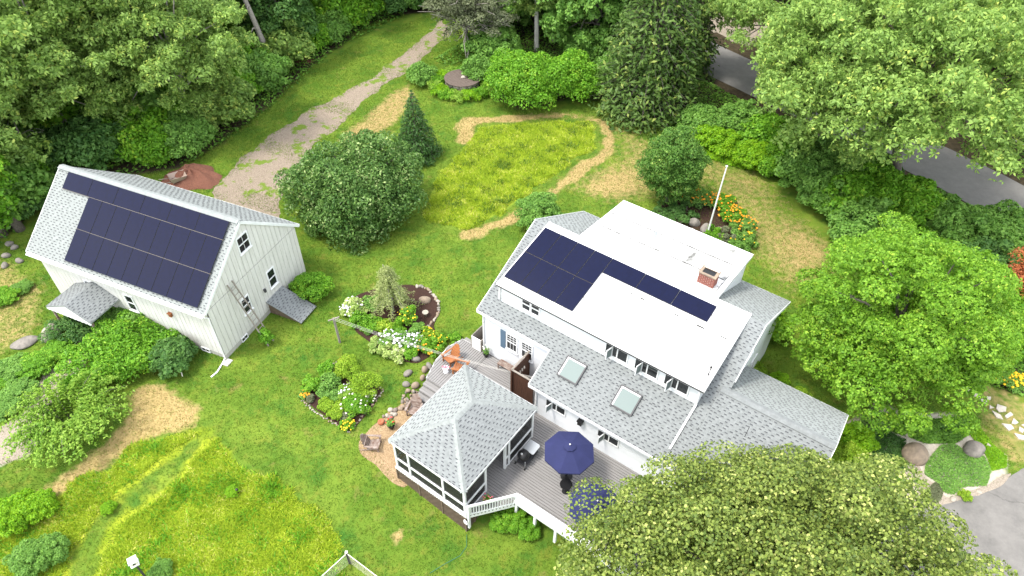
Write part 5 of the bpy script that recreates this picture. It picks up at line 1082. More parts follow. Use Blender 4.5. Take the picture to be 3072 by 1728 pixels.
# boulders along the deck stairs
Zq = lambda x, y: (1000+x*.2691, 960+y*.2692)
for i, (x, y, sx, sy, sz, m, lab) in enumerate(((920, 415, .50, .30, .3, 'stone', 'long grey boulder at the lower edge of the island bed'), (830, 575, .45, .34, .34, 'stone', 'grey boulder on the lawn left of the deck'),
        (1020, 540, .36, .30, .40, 'stone_tan', 'tall tan boulder beside the deck corner'), (1075, 500, .42, .30, .36, 'stone', 'grey boulder tucked against the deck edge near the chairs'), (815, 705, .36, .28, .3, 'stone', 'grey boulder left of the middle stair'),
        (915, 715, .42, .36, .4, 'stone_tan', 'tan boulder at the top of the deck stairs'), (1000, 630, .32, .26, .34, 'stone_tan', 'tan boulder beside the top stair tread'))):
    rock('boulder', lab, 'boulder', gp(*Zq(x, y+25)), sx*.58, sy*.58, sz*.58, m, 40+i, i*.7)
rng = np.random.default_rng(12)
rw = thing('rock_pile', 'pile of brown fieldstones banked beside the deck stairs', 'rock pile', gp(*Zq(850, 930)))
for i in range(46):
    x, y = rng.uniform(-1, 1), rng.uniform(-1, 1); q = G(*Zq(850+x*85-y*25, 900+y*100)); o = bpy.data.objects.new('stone', rock_mesh('stone', 300+i, .11, .09, .085, rng.choice(['stone', 'stone_tan', 'stone_dark', 'stone_tan']))); link(o, rw)
    o.location = (q[0]-rw.location[0], q[1]-rw.location[1], rng.uniform(0, .3)*(1-abs(x))); o.rotation_euler = rng.uniform(0, 6, 3); o.scale = [rng.uniform(.7, 1.3)]*3
for i, (x, y, s) in enumerate(((640, 990, .24), (690, 990, .22), (600, 1050, .2), (640, 1070, .26), (690, 1040, .2), (560, 1060, .18), (660, 1030, .2))): rock('fieldstone', 'stone in the low rockery above the gravel patio, %s from the left' % ordinal((4, 6, 2, 3, 7, 1, 5)[i]), 'stone', gp(*Zq(x, y+20)), s*.6, s*.5, s*.5, ('stone_pale', 'stone_dark')[i % 2], 70+i, i, group='rockery stones by the patio')
# rocks behind the house
for i, (x, y, s) in enumerate(((2082, 665, .62), (2115, 682, .7), (2075, 690, .45), (2160, 690, .6))): rock('boulder', ('rounded grey boulder, the leftmost behind the white roof', 'large grey boulder beside the flagpole', 'low grey boulder peeking over the white roof edge', 'tan grey boulder right of the flagpole')[i], 'boulder', gp(x, y+8), s*.68, s*.5, s*.5, ('stone', 'stone', 'stone', 'stone_tan')[i], 80+i, i)
# rock garden at the right
Zr = lambda x, y: (2480+x*592/1077, 1150+y*450/819)
sandp = [G(*Zr(*q))[:2] for q in ((280, 500), (440, 470), (500, 430), (530, 520), (620, 570), (640, 640), (720, 610), (870, 560), (960, 500), (1020, 480), (950, 560), (820, 620), (640, 680), (430, 680), (300, 620), (200, 590))]
sheet('sand_bed', np.array(sandp), .035, 'sand_gravel', 'pale gravel rockery beside the asphalt', .04, 15)
rock('boulder', 'big round brown boulder in the rock garden', 'boulder', gp(*Zr(475, 400)), .56, .55, .60, 'stone_tan', 91, .3)
rock('boulder', 'grey lichen covered boulder right of the round one', 'boulder', gp(*Zr(800, 370)), .48, .38, .38, 'stone', 92, .5)
for i, (x, y, s, m) in enumerate(((440, 275, .25, 'stone_pale'), (465, 440, .32, 'stone'), (485, 550, .26, 'stone_pale'), (565, 445, .2, 'stone_pale'), (660, 405, .24, 'stone_pale'), (880, 330, .25, 'stone_pale'), (840, 410, .2, 'stone_pale'), (305, 580, .16, 'stone_pale'), (770, 590, .26, 'stone_pale'), (830, 585, .24, 'stone_pale'), (690, 625, .3, 'stone_pale'), (165, 440, .3, 'stone'), (130, 420, .3, 'stone_dark'), (240, 585, .35, 'stone_dark'))):
    rock('stone', ('pale stone above the round boulder', 'grey stone below the round boulder', 'flat pale stone in the gravel rockery', 'small pale stone right of the gravel patch', 'pale stone in the ground cover between the two boulders', 'pale stone right of the lichen boulder', 'small pale stone under the lichen boulder', 'round white stone in the gravel', 'pale kerb stone at the asphalt edge, left of two', 'pale kerb stone at the asphalt edge, right of two', 'kerb stone by the rockery tip', 'grey rubble stone beside the wing roof', 'dark rubble stone beside the wing roof', 'dark hollow stone at the left of the gravel')[i], 'stone', gp(*Zr(x, y+10)), s*.6, s*.45, s*.32, m, 120+i, i)
Zs = lambda x, y: (2750+x*322/824, 1000+y*320/819)
stones = (((378, 405), (425, 415), (390, 455)), ((455, 452), (487, 490), (437, 485)), ((478, 507), (525, 512), (545, 545), (515, 540)), ((535, 490), (567, 492), (565, 512), (535, 512)), ((556, 556), (590, 575), (556, 583)), ((615, 548), (685, 570), (680, 605), (630, 608), (607, 580)), ((575, 597), (640, 630), (660, 665), (610, 650)), ((715, 607), (738, 630), (690, 657), (672, 638)), ((740, 655), (778, 690), (760, 702), (725, 695)), ((650, 695), (720, 705), (745, 735), (705, 752)), ((785, 720), (824, 745), (810, 770), (782, 750)), ((745, 770), (824, 790), (860, 830), (780, 815)), ((800, 705), (830, 700), (830, 725)))
for i, s in enumerate(stones):
    q = np.array([G(*Zs(*p))[:2] for p in s]); c = q.mean(0); b = MB(); pl = [tuple(p-c) for p in q]
    ar = sum(pl[j][0]*pl[(j+1) % len(pl)][1]-pl[(j+1) % len(pl)][0]*pl[j][1] for j in range(len(pl))); pl = pl if ar > 0 else pl[::-1]
    b.prism(pl, 0, .06); tag(b.build('stepping_stone', 'flagstone', None, False, (c[0], c[1], float(gz(*c))+.002)), 'pale flat stepping stone in the grass path, number %s from the yellow flowers' % ('one', 'two', 'three', 'four', 'five', 'six', 'seven', 'eight', 'nine', 'ten', 'eleven', 'twelve', 'thirteen')[i], 'stepping stone', 'stepping stones')
# rubble at far left
rock('boulder', 'big pale boulder near the barn door hood', 'boulder', gp(160, 1005), .55, .6, .5, 'stone_pale', 150, .4)
rock('boulder', 'flat pale rock slab left of the pale boulder', 'boulder', gp(75, 1030), .7, .45, .16, 'stone', 151, .6)
for i, (x, y) in enumerate(((20, 770), (45, 745), (15, 800), (60, 785), (30, 735))): rock('fieldstone', 'grey rubble stone left of the barn, %s from the left' % ordinal((2, 4, 1, 5, 3)[i]), 'stone', gp(x, y), .26, .2, .2, 'stone', 155+i, i, group='rubble left of the barn')
# ------------------------------------------------------------------ planted beds
def perennial(label, P, R, H, m, seed, fl=None, nf=30, leaf=.13, name='perennial', per=150, nc=9, fs=.035, cat='plant', asp=.55, up=.6, group=None):
    o = shrub(name, label, P, R, H, m, seed, nc=nc, per=per, leaf=leaf, rc=.42, cat=cat, asp=asp, up=up, group=group)
    if fl:
        rng = np.random.default_rng(seed+999); a = rng.uniform(0, 2*PI, nf); r = R*np.sqrt(rng.random(nf)); z = H*(1.0-.35*(r/R)**2)+rng.uniform(0, .10, nf)
        V = []; F = []; b = MB()
        for i in range(nf):
            s = fs*rng.uniform(.7, 1.3); x, y = r[i]*math.cos(a[i]), r[i]*math.sin(a[i]); b.lathe([(0, z[i]-s*.5), (s, z[i]), (s*.5, z[i]+s*.6), (0, z[i]+s*.7)], 6, (x, y))
        tag(b.build('flowers', fl, o), kind='stuff')
    return o
B1 = ((zz5(150, 420), .75, .55, 'leaf_hosta', 'white_flower', 'white flowered hosta at the left end of the island bed'), (zz5(200, 500), .65, .5, 'leaf_bright', None, 'bright green perennial below the left hosta'), (zz5(290, 390), .6, .6, 'leaf_maple', None, 'green clump left of the weeping conifer'),
      (zz5(290, 540), .7, .5, 'leaf_bright', None, 'leafy green perennial in the lower left of the island bed'), (zz5(380, 560), .65, .55, 'leaf_lime', None, 'lime green perennial below the weeping conifer'), (zz5(350, 690), .75, .4, 'leaf_hosta', None, 'pale hosta at the lawn edge of the island bed'),
      (zz5(440, 730), .75, .4, 'leaf_hosta', None, 'large pale hosta beside the long grey boulder'), (zz5(400, 640), .55, .55, 'leaf_maple', 'white_flower', 'white phlox behind the pale hostas, left clump'), (zz5(500, 660), .6, .6, 'leaf_maple', 'white_flower', 'white phlox behind the pale hostas, middle clump'),
      (zz5(590, 660), .6, .6, 'leaf_maple', 'white_flower', 'white phlox clump nearest the orange chairs'), (zz5(540, 520), .55, 1.2, 'leaf_bright', 'yellow_flower', 'tall yellow flowering perennial in the island bed'), (zz5(470, 590), .6, .5, 'leaf_bright', None, 'green perennial in the middle of the island bed'),
      (zz5(620, 590), .5, .6, 'leaf_maple', None, 'dark perennial below the bird bath'), (zz5(680, 620), .55, .55, 'leaf_lime', 'yellow_flower', 'yellow daylily right of the bird bath'), (zz5(700, 710), .65, .75, 'leaf_bright', 'orange_flower', 'orange lily clump by the deck corner'), (zz5(560, 730), .5, .4, 'leaf_bright', None, 'low green clump in front of the white phlox'))
for i, (p, R, H, m, fl, lab) in enumerate(B1): perennial(lab, gp(*p), R*1.0, H, m, 400+i, fl, 40 if fl == 'white_flower' else 14, .20 if m == 'leaf_hosta' else .13, fs=.06 if fl == 'white_flower' else .05, asp=.75 if m == 'leaf_hosta' else .5, per=130)
for i, (x, y) in enumerate(((885, 625), (780, 640))): perennial(('small green clump beside the deck back steps', 'yellow blooms at the right end of the island bed')[i], gp(*zz5(x, y)), .35, .35, 'leaf_bright', 430+i, (None, 'yellow_flower')[i], 10, .1, fs=.05, per=90)
B2 = ((zz4(600, 215), .78, .85, 'leaf_lime', None, 'round lime green mound shrub at the back of the diamond bed'), (zz4(750, 400), .98, 1.0, 'leaf_lime', None, 'largest lime green mound shrub in the diamond bed'), (zz4(410, 220), .65, .7, 'leaf_bright', None, 'feathery green perennial at the back left of the diamond bed'), (zz4(270, 350), .55, .6, 'leaf_bright', None, 'green perennial at the left of the diamond bed'),
      (zz4(430, 330), .7, .6, 'leaf_maple', None, 'green clump in the middle of the diamond bed'), (zz4(380, 410), .5, .4, 'leaf_maple', None, 'low dark plant in the middle of the diamond bed'), (zz4(490, 450), .45, .45, 'leaf_maple', None, 'small dark shrub in the centre of the diamond bed'), (zz4(590, 420), .5, .6, 'leaf_bamboo', 'white_flower', 'spiky pale flowering plant beside the largest lime mound'),
      (zz4(660, 540), .75, .7, 'leaf_bright', 'ivory', 'white flowering shrub in front of the largest lime mound'), (zz4(790, 460), .4, .35, 'leaf_bright', 'ivory', 'small pale flowering clump at the right of the diamond bed'), (zz4(400, 530), .48, .45, 'leaf_lime', None, 'small lime mound, the left of two at the front of the diamond bed'), (zz4(490, 590), .48, .45, 'leaf_lime', None, 'small lime mound, the right of two at the front of the diamond bed'),
      (zz4(515, 495), .28, .3, 'leaf_lime', None, 'tiny yellow green clump in the diamond bed'), (zz4(580, 610), .4, .3, 'leaf_olive', None, 'grey green herb clump near the front corner of the diamond bed'), (zz4(588, 700), .42, .28, 'leaf_bright', 'yellow_flower', 'yellow marigold cluster at the front corner of the diamond bed'), (zz4(540, 130), .25, .25, 'leaf_maple', 'orange_flower', 'orange flowers at the back tip of the diamond bed'), (zz4(200, 420), .28, .25, 'leaf_maple', 'orange_flower', 'orange flowers at the left tip of the diamond bed'), (zz4(250, 460), .25, .25, 'leaf_olive', None, 'silvery plant at the left tip of the diamond bed'))
for i, (p, R, H, m, fl, lab) in enumerate(B2): perennial(lab, gp(*p), R*.9, H, m, 450+i, fl, 26, .075 if 'mound' in lab else .12, fs=.05, per=330 if 'mound' in lab else 120, nc=14 if 'mound' in lab else 9)
for i in range(3): rock('stone', 'pale stone among the plants of the diamond bed, %s' % ('near the left tip', 'near the front corner', 'in the centre')[i], 'stone', gp(*zz4(*((250, 465), (605, 650), (555, 560))[i])), .13, .11, .12, 'stone_pale', 180+i)
B3 = ((2070, 592, .9, .6, 'leaf_maple', 'orange_flower', 22, 'orange daylilies at the left of the rear bed'), (2110, 600, .9, .6, 'leaf_maple', 'orange_flower', 26, 'orange daylilies behind the flagpole'), (2165, 612, .9, .6, 'leaf_bright', 'orange_flower', 34, 'orange daylily clump right of the flagpole top'), (2195, 650, 1.0, .6, 'leaf_bright', 'orange_flower', 60, 'dense orange daylily clump in the middle of the rear bed'), (2225, 680, .95, .6, 'leaf_maple', 'orange_flower', 44, 'orange daylily clump at the right of the rear bed'), (2225, 720, .9, .55, 'leaf_maple', 'yellow_flower', 16, 'yellow daylilies at the right end of the rear bed'),
      (2000, 640, 1.3, .5, 'leaf_deep', None, 0, 'dark ground cover under the round topped tree'), (2055, 630, 1.2, .5, 'leaf_deep', None, 0, 'dark low shrub in the middle of the rear bed'), (2140, 705, .7, .45, 'leaf_bright', None, 0, 'bright green clump at the foot of the flagpole'), (2180, 715, .8, .5, 'leaf_olive', None, 0, 'olive low shrub behind the white roof edge'), (2020, 670, 1.2, .5, 'leaf_deep', None, 0, 'dark green ground cover along the white roof'), (2210, 740, .8, .5, 'leaf_maple', None, 0, 'green shrub at the near end of the rear bed'))
for i, (x, y, R, H, m, fl, nf, lab) in enumerate(B3): perennial(lab, gp(x, y+6), R, H, m, 480+i, fl, nf, .16, fs=.06, per=170, asp=.4)
for i, (x, y) in enumerate(((2870, 1075), (2910, 1085), (2990, 1120), (3010, 1135), (3040, 1140), (2960, 1110))): perennial('clump of yellow flowers by the stepping stone path, %s from the left' % ('first', 'second', 'fourth', 'fifth', 'sixth', 'third')[i], gp(x, y+12), .62, .5, 'leaf_maple', 500+i, 'yellow_flower', 34, .14, fs=.075, per=170)
# daylily ring round the well
for i in range(15):
    a = 2*PI*i/15; P_ = (wl[0]+2.25*math.cos(a), wl[1]+2.05*math.sin(a), 0)
    perennial('long leaved daylily ringing the well, %s counterclockwise from the right' % ordinal(i+1), P_, .8, .6, ('leaf_fern', 'leaf_bright', 'leaf_bamboo')[i % 3], 520+i, None, 0, .34, per=110, asp=.16, up=.25, group='daylilies around the well')
# ground cover mats in the rock garden and other low stuff
def carpet(name, label, poly, n, h, leaf, m, seed, asp=.5, z0=.03):
    rng = np.random.default_rng(seed); q = sample(poly, n, rng); f = (.55+.45*smooth_noise(q, 1.6, seed))*(.6+.4*smooth_noise(q, 4, seed+1))
    d = np.clip(-sdist(q, poly)/.6, .15, 1); z = gz(q[:, 0], q[:, 1])+z0+np.maximum(h*d*(.45+.75*f), .02)*rng.uniform(.55, 1, n)
    Pq = np.column_stack([q, z]); N = rng.normal(size=(n, 3))*.5+v3(0, 0, .9); me = leafmesh(name, Pq, N, leaf*rng.uniform(.6, 1.3, n), rng, m, asp); return tag(link(bpy.data.objects.new(name, me)), label, 'ground cover', kind='stuff')
zr = lambda s: np.array([G(*Zr(*q))[:2] for q in s])
carpet('ground_cover', 'dark green juniper mat left of the round boulder', zr([(200, 330), (330, 260), (430, 310), (420, 400), (440, 470), (330, 510), (250, 500), (190, 430)]), 5200, .45, .13, 'leaf_spruce', 1, .3)
carpet('ground_cover', 'green creeping mat between the boulders and the asphalt', zr([(540, 430), (620, 340), (700, 330), (760, 380), (860, 400), (900, 480), (870, 560), (740, 570), (690, 610), (640, 600), (600, 540), (530, 500)]), 7000, .25, .11, 'leaf_maple', 2, .35)
carpet('ground_cover', 'yellow green creeping plant right of the lichen boulder', zr([(840, 250), (900, 330), (980, 400), (980, 460), (900, 480), (870, 400), (780, 280), (780, 220)]), 4200, .2, .10, 'leaf_fern', 3, .4)
carpet('ground_cover', 'mixed low green planting under the large lime tree', zr([(130, 230), (300, 160), (560, 200), (770, 180), (780, 280), (700, 330), (600, 330), (540, 330), (430, 290), (330, 260), (200, 330)]), 9000, .35, .14, 'undergrowth_leaf', 4)
carpet('ground_cover', 'mossy green strip at the left of the gravel rockery', zr([(140, 480), (190, 440), (250, 510), (280, 550), (200, 570), (140, 530)]), 1800, .2, .1, 'leaf_maple', 5, .4)
carpet('ground_cover', 'olive mat at the bottom of the gravel rockery', zr([(520, 600), (590, 540), (640, 570), (620, 640), (560, 680), (430, 670), (510, 640)]), 2200, .12, .09, 'leaf_olive', 6, .4)
for i, (x, y, s) in enumerate(((395, 540, .38), (500, 527, .13), (745, 608, .3))): perennial(('small round green cushion plant in the gravel rockery', 'tiny cushion plant in the gravel rockery', 'low green tuft at the asphalt edge')[i], gp(*Zr(x, y+12)), s, s*.7, ('leaf_bright', 'leaf_bright', 'leaf_lime')[i], 540+i, None, 0, .06, per=160)
o = perennial('large round leaved hosta under the lime tree by the wing', gp(*Zr(245, 225)), .75, .4, 'leaf_holly', 545, None, 0, .34, per=34, asp=.85)
# ------------------------------------------------------------------ garden trees and shrubs
def gt_(px, py): q = G(px, py); return (q[0], q[1], q[2])
broadleaf('round_shrub_tree', 'big rounded dark green glossy shrub beside the gravel drive', 'shrub', gt_(1082, 655), 4.8, 3.85, 2.9, 'leaf_holly', 601, nc=150, per=400, leaf=.20, rc=.20, r0=.2, low=-.75, jit=.6, asp=.5, flat=.85)
conifer('spruce_tree', 'small dark conical spruce standing on the lawn', gt_(1252, 468), 5.3, 2.0, 'leaf_spruce', 602, nl=24, per=17, tuft=40, leaf=.25, droop=.30, base=.03, power=.85)
broadleaf('round_topped_tree', 'small round topped tree with short trunk behind the house', 'tree', gt_(2000, 606), 5.3, 2.0, 2.45, 'leaf_round', 603, bk=.07, nc=90, per=400, leaf=.15, rc=.24, r0=.13, low=-.95, asp=.45, jit=.6)
broadleaf('lime_tree', 'large bright lime green tree right of the house', 'tree', gt_(2610, 1135), 8.4, 4.75, 3.8, 'leaf_lime2', 604, ros=5, nc=80, per=1250, leaf=.155, rc=.22, r0=.25, low=-.75, flat=.55, jit=.45, asp=.5)
broadleaf('foreground_tree', 'olive yellow densely leaved tree in the lower right foreground', 'tree', (9.1, 9.9, -.42), 8.6, 7.6, 4.0, 'leaf_fore', 605, nc=250, per=640, leaf=.12, rc=.128, r0=.3, low=-.45, flat=.85, jit=.42, up=.35, thick=.22, asp=.8, frac=.12)
def weeping(name, label, P, H, R, seed):
    rng = np.random.default_rng(seed); o = thing(name, label, 'tree', P); mb = MB(); mb.tube([(0, 0, -.1), (.1, 0, H*.55), (-.15, .05, H)], [.09, .06, .02], 6); Ps, Ns = [], []
    for k in range(120):
        f = rng.uniform(.25, 1); z0 = H*f; a = rng.uniform(0, 2*PI); l = R*(1.15-f)*rng.uniform(.5, 1.15); t = np.linspace(0, 1, 26)
        pts = np.column_stack([np.cos(a)*l*t, np.sin(a)*l*t, z0+.25*l*t-(.75*l+.2)*t*t]); pts[:, 2] = np.maximum(pts[:, 2], .05)
        if k % 3 == 0: mb.tube(pts[::6], [.018, .015, .01, .008, .004], 3, cap=False)
        q = np.repeat(pts[4:], 4, 0)+rng.normal(size=(88, 3))*v3(.07, .07, .05); q[:, 2] -= abs(rng.normal(size=88))*.08; Ps.append(q); Ns.append(rng.normal(size=(88, 3))*.5+v3(math.cos(a)*.4, math.sin(a)*.4, .7))
    mb.build('trunk', 'bark_pale', o); Pq, N = np.vstack(Ps), np.vstack(Ns); link(bpy.data.objects.new('crown', leafmesh('crown', Pq, N, .13*rng.uniform(.6, 1.3, len(Pq)), rng, 'leaf_weep', .28)), o); return o
weeping('weeping_conifer', 'pale green weeping conifer in the island bed', gp(*zz5(430, 430)), 3.6, 1.9, 606)
arching('arching_shrub', 'bright arching shrub at the left beside the sandy track', gt_(235, 1290), 2.5, 1.9, 'leaf_bamboo', 607, 190, 70, .16, 1.0)
shrub('leafy_shrub', 'broad green shrub between the sandy track and the barn lawn', gt_(375, 1085), 2.2, 1.4, 'leaf_bright', 608, nc=60, per=330, leaf=.16, rc=.26, sx=1.25, rz=.9)
shrub('leafy_shrub', 'tangled green shrub climbing the front wall of the barn', gt_(400, 1000), 1.7, 1.25, 'leaf_maple', 609, nc=50, per=330, leaf=.17, rc=.28, sx=1.2, rz=-.4)
shrub('fig_shrub', 'dark large leaved shrub on stakes at the barn corner', gt_(540, 1085), 1.25, 1.5, 'leaf_deep', 610, nc=34, per=150, leaf=.24, rc=.30, asp=.8)
shrub('ivy_shrub', 'dark green growth under the barn door hood', gt_(235, 1000), 1.3, .9, 'leaf_deep', 611, nc=22, per=200, leaf=.14)
shrub('leafy_shrub', 'rounded bright shrub beside the cellar bulkhead', gt_(940, 880), 1.15, 1.2, 'leaf_bright', 612, nc=34, per=330, leaf=.11, rc=.30, sx=1.15)
shrub('leafy_shrub', 'dark green shrub at the left gable of the house', gt_(1610, 680), 1.5, 2.1, 'leaf_maple', 613, nc=40, per=330, leaf=.13, rc=.28)
shrub('climbing_vine', 'yellow green vine on the lower part of the ladder', (*BP(12.25, -1.85), 0), .38, 1.0, 'leaf_bright', 614, nc=12, per=60, leaf=.16, rc=.5)
shrub('leafy_shrub', 'dense lilac like shrub mass left of the birch', gt_(1560, 300), 3.6, 3.6, 'leaf_bright', 615, nc=70, per=300, leaf=.20, rc=.24)
shrub('leafy_shrub', 'dense bright shrub mass right of the birch', gt_(1690, 285), 3.1, 3.2, 'leaf_bright', 616, nc=60, per=300, leaf=.20, rc=.24)
shrub('leafy_shrub', 'small dark shrub left of the well', gt_(1265, 245), 1.3, 1.2, 'leaf_maple', 617, nc=20, per=260, leaf=.16)
def deadtree(name, label, P, H, R, seed, m='leaf_olive'):
    o = broadleaf(name, label, 'tree', P, H, R, R*.8, m, seed, nc=60, per=260, leaf=.20, rc=.22, r0=.2, bark='dead_twig', low=-.8, frac=1); rng = np.random.default_rng(seed); b = MB()
    for i in range(70): a = rng.uniform(0, 6.28); z = H*rng.uniform(.3, .9); p = v3(math.cos(a)*R*.4, math.sin(a)*R*.4, z); q = p+v3(math.cos(a)*R*.75, math.sin(a)*R*.75, rng.normal()*.8); b.tube([p, (p+q)/2+rng.normal(size=3)*.2, q], [.05, .03, .01], 4, cap=False)
    b.build('dead_branch', 'dead_twig', o); return o
deadtree('dying_tree', 'grey green half dead tree beyond the well', gt_(1405, 165), 7.5, 3.6, 620)
birch = broadleaf('birch_tree', 'white barked birch rising above the bright shrubs', 'tree', gt_(1610, 150), 11, 2.6, 3.0, 'leaf_oak', 621, nc=26, per=200, leaf=.22, r0=.22, bark='bark_birch', lean=(-.3, 0), frac=.9)
conifer('hemlock_tree', 'tall dark hemlock at the edge of the rear lawn', gt_(1935, 330), 16.5, 4.6, 'leaf_hemlock', 622, nl=34, per=24, tuft=36, leaf=.42, droop=.35, base=.02, power=.6, asp=.4, r0=.3)
conifer('hemlock_tree', 'second hemlock behind the rear lawn, nearer the road', gt_(2030, 210), 14, 3.6, 'leaf_hemlock', 623, nl=30, per=20, tuft=30, leaf=.42, droop=.35, base=.02, power=.6, asp=.4, r0=.3)
broadleaf('red_maple', 'orange red Japanese maple at the right edge', 'tree', gt_(3100, 960), 4.6, 2.8, 2.2, 'leaf_red', 624, nc=50, per=220, leaf=.15, rc=.24, r0=.12, bark='bark_pale')
oakA = broadleaf('oak_tree', 'broad pale green oak leaning over the road, the nearest to the rear lawn', 'tree', gt_(2690, 575), 14.0, 7.4, 4.8, 'leaf_oak', 630, ros=6, thick=.55, nc=80, per=900, leaf=.27, rc=.19, r0=.32, low=-.6, lean=(-3.4, -.6), asp=.42, jit=.65)
recopy(oakA, 'pale green oak filling the top right corner', gt_(2960, 420), 1.05, 2.0)
recopy(oakA, 'pale green oak across the road beside the sandy verge', gt_(2420, 250), .95, 4.0)
recopy(oakA, 'pale green oak between the hemlocks and the road', gt_(2420, 470), .78, 1.2)
recopy(oakA, 'pale green oak standing over the road beside the hemlocks', gt_(2400, 330), .85, 5.2)
# woodland: three kinds of broadleaf, each counted outward from the barn
kinds = [broadleaf('oak_tree', '', 'tree', (0, 0, 0), 12.5, 4.6, 5.4, 'leaf_oak', 640, ros=6, thick=.55, nc=65, per=820, leaf=.26, rc=.22, r0=.24, low=-.7, asp=.42, jit=.65, bark='bark_pale'),
         broadleaf('maple_tree', '', 'tree', (0, 0, 0), 10.5, 4.0, 5.0, 'leaf_maple', 641, ros=5, thick=.5, nc=65, per=460, leaf=.30, rc=.23, r0=.2, low=-.8, asp=.6),
         broadleaf('ash_tree', '', 'tree', (0, 0, 0), 11.5, 3.8, 5.4, 'leaf_deep', 642, nc=70, per=450, leaf=.30, rc=.24, r0=.2, low=-.8, asp=.5, bark='bark_pale')]
rng = np.random.default_rng(77); spots = []
def scatter(poly, dmin, n, inset):
    q = sample(poly, n, rng); q = q[(-sdist(q, poly) > inset)]; out = []
    for p in q:
        x, y = proj((p[0], p[1], 8)); x2, y2 = proj((p[0], p[1], 0))
        if not (-350 < x < 3420 and y > -420 and p[1] < 96): continue
        if all(np.hypot(*(p-s)) > dmin for s in spots): spots.append(p); out.append(p)
    return out
FW = np.vstack([[(-75, 37.5)], FOREST[1:-1], [(-75, 110)]])
left = scatter(FW, 4.6, 1500, 2.2)
right = scatter(np.array([(37, 66), (45, 48), (44, 34), (58, 28), (75, 45), (75, 100), (25, 100), (25, 68)]), 5.0, 600, 1)+scatter(np.array([(0, 62), (8, 57), (12, 62), (7, 72), (2, 74)]), 4.0, 80, .3)+scatter(np.array([(6, 76), (24, 72), (24, 100), (6, 100)]), 5, 150, .2)
ords = [ordinal(i) for i in range(1, 100)]
used = {}
def plant(ps, ref, phrase, weights):
    cnt = [0, 0, 0]
    for p in sorted(ps, key=lambda p: np.hypot(p[0]-ref[0], p[1]-ref[1])):
        k = int(rng.choice(3, p=weights)); o = ('pale green oak', 'mid green maple', 'dark green ash')[k] ; n = cnt[k]; cnt[k] += 1
        lab = '%s tree, %s of its kind %s' % (o, ords[n], phrase); s = rng.uniform(.82, 1.15); P = (p[0], p[1], 0); a = rng.uniform(0, 6.28)
        if k not in used: used[k] = 1; t = kinds[k]; t.location = P; t.scale = (s, s, s*rng.uniform(.9, 1.15)); t['label'] = lab
        else: t = recopy(kinds[k], lab, P, s, a, sz=s*rng.uniform(.9, 1.15))
        t['group'] = 'woodland trees'
plant(left, (BX, BY), 'in the wood from the barn', [.50, .30, .20]); plant(right, (30, 43), 'from the road', [.35, .3, .35])
recopy(kinds[1], 'bright green maple at the left edge above the leaning trunks', gt_(-40, 690), .75, 1.0, 'leaf_bright')
# individual trunks seen at the wood edge
def snag(label, P, H, lean, r, m='bark_pale', nb=6, seed=0):
    rng = np.random.default_rng(seed); o = thing('bare_trunk', label, 'tree', P); b = MB(); top = v3(lean[0], lean[1], H); b.tube([(0, 0, -.1), top*.3+v3(.06, 0, 0), top*.65-v3(.08, 0, 0), top], [r*1.2, r, r*.8, r*.35], 8); b.build('trunk', m, o, True); b = MB()
    for i in range(nb): f = rng.uniform(.4, 1); a = rng.uniform(0, 6.28); p = top*f; l = rng.uniform(.8, 2.2); b.tube([p, p+v3(math.cos(a)*l*.6, math.sin(a)*l*.6, .3*l), p+v3(math.cos(a)*l, math.sin(a)*l, .25*l)], [r*.3, r*.2, .01], 4, cap=False)
    tag(b.build('branch', m, o), kind='stuff'); return o
snag('tall pale bare trunk at the wood edge above the drive', gt_(826, 225), 9.5, (-1.4, .2), .24, seed=1); snag('thin pale trunk right of the tall bare trunk', gt_(850, 150), 8, (.2, .3), .10, seed=2)
snag('leaning grey trunk left of the barn roof', gt_(62, 690), 5.5, (-1.3, .9), .26, 'bark', seed=3); snag('second leaning grey trunk at the left edge', gt_(12, 705), 5, (-1.1, .8), .22, 'bark', seed=4); snag('slender pale snag behind the barn', gt_(118, 520), 4.6, (.1, .2), .08, seed=5)
# understorey shrubs along the wood edge and the bank
sp1 = shrub('woodland_shrub', '', (0, 0, 0), 1.9, 2.0, 'leaf_bright', 650, nc=36, per=300, leaf=.20, rc=.28); sp2 = shrub('woodland_shrub', '', (0, 0, 0), 2.0, 2.3, 'leaf_maple', 651, nc=36, per=300, leaf=.22, rc=.28)
US = [(470, 480, 1, 'leaf_bright'), (560, 455, 1.1, 'leaf_maple'), (420, 455, 1.2, 'leaf_bright'), (600, 395, 1.0, 'leaf_oak'), (660, 365, 1.0, 'leaf_bamboo'), (560, 400, 1.2, 'leaf_maple'), (640, 315, 1.1, 'leaf_bright'), (700, 300, 1.2, 'leaf_bright'), (760, 250, 1.2, 'leaf_bright'), (800, 270, .8, 'leaf_maple'), (860, 180, 1.2, 'leaf_maple'), (930, 150, 1.1, 'leaf_bright'), (990, 125, 1.2, 'leaf_maple'), (1030, 85, 1.2, 'leaf_bright'), (1090, 60, 1.2, 'leaf_maple'), (1160, 40, 1.2, 'leaf_deep'), (1240, 25, 1.2, 'leaf_maple'),
      (350, 470, 1.1, 'leaf_maple'), (280, 470, 1.1, 'leaf_bright'), (200, 480, 1.1, 'leaf_deep'), (130, 540, 1.2, 'leaf_maple'), (60, 600, 1.2, 'leaf_bright'), (10, 640, 1.2, 'leaf_maple'), (90, 640, .8, 'leaf_deep')]
for i, (x, y, s, m) in enumerate(US):
    lab = 'shrub at the left wood edge, %s from the mulch heap' % ords[i]; P = gt_(x, y); src = sp1 if i % 2 == 0 else sp2
    if i < 2: src.location = P; src['label'] = lab; src.scale = (s, s, s); t = src
    else: t = recopy(src, lab, P, s, i*1.7, m)
    t['group'] = 'shrubs along the left wood edge'
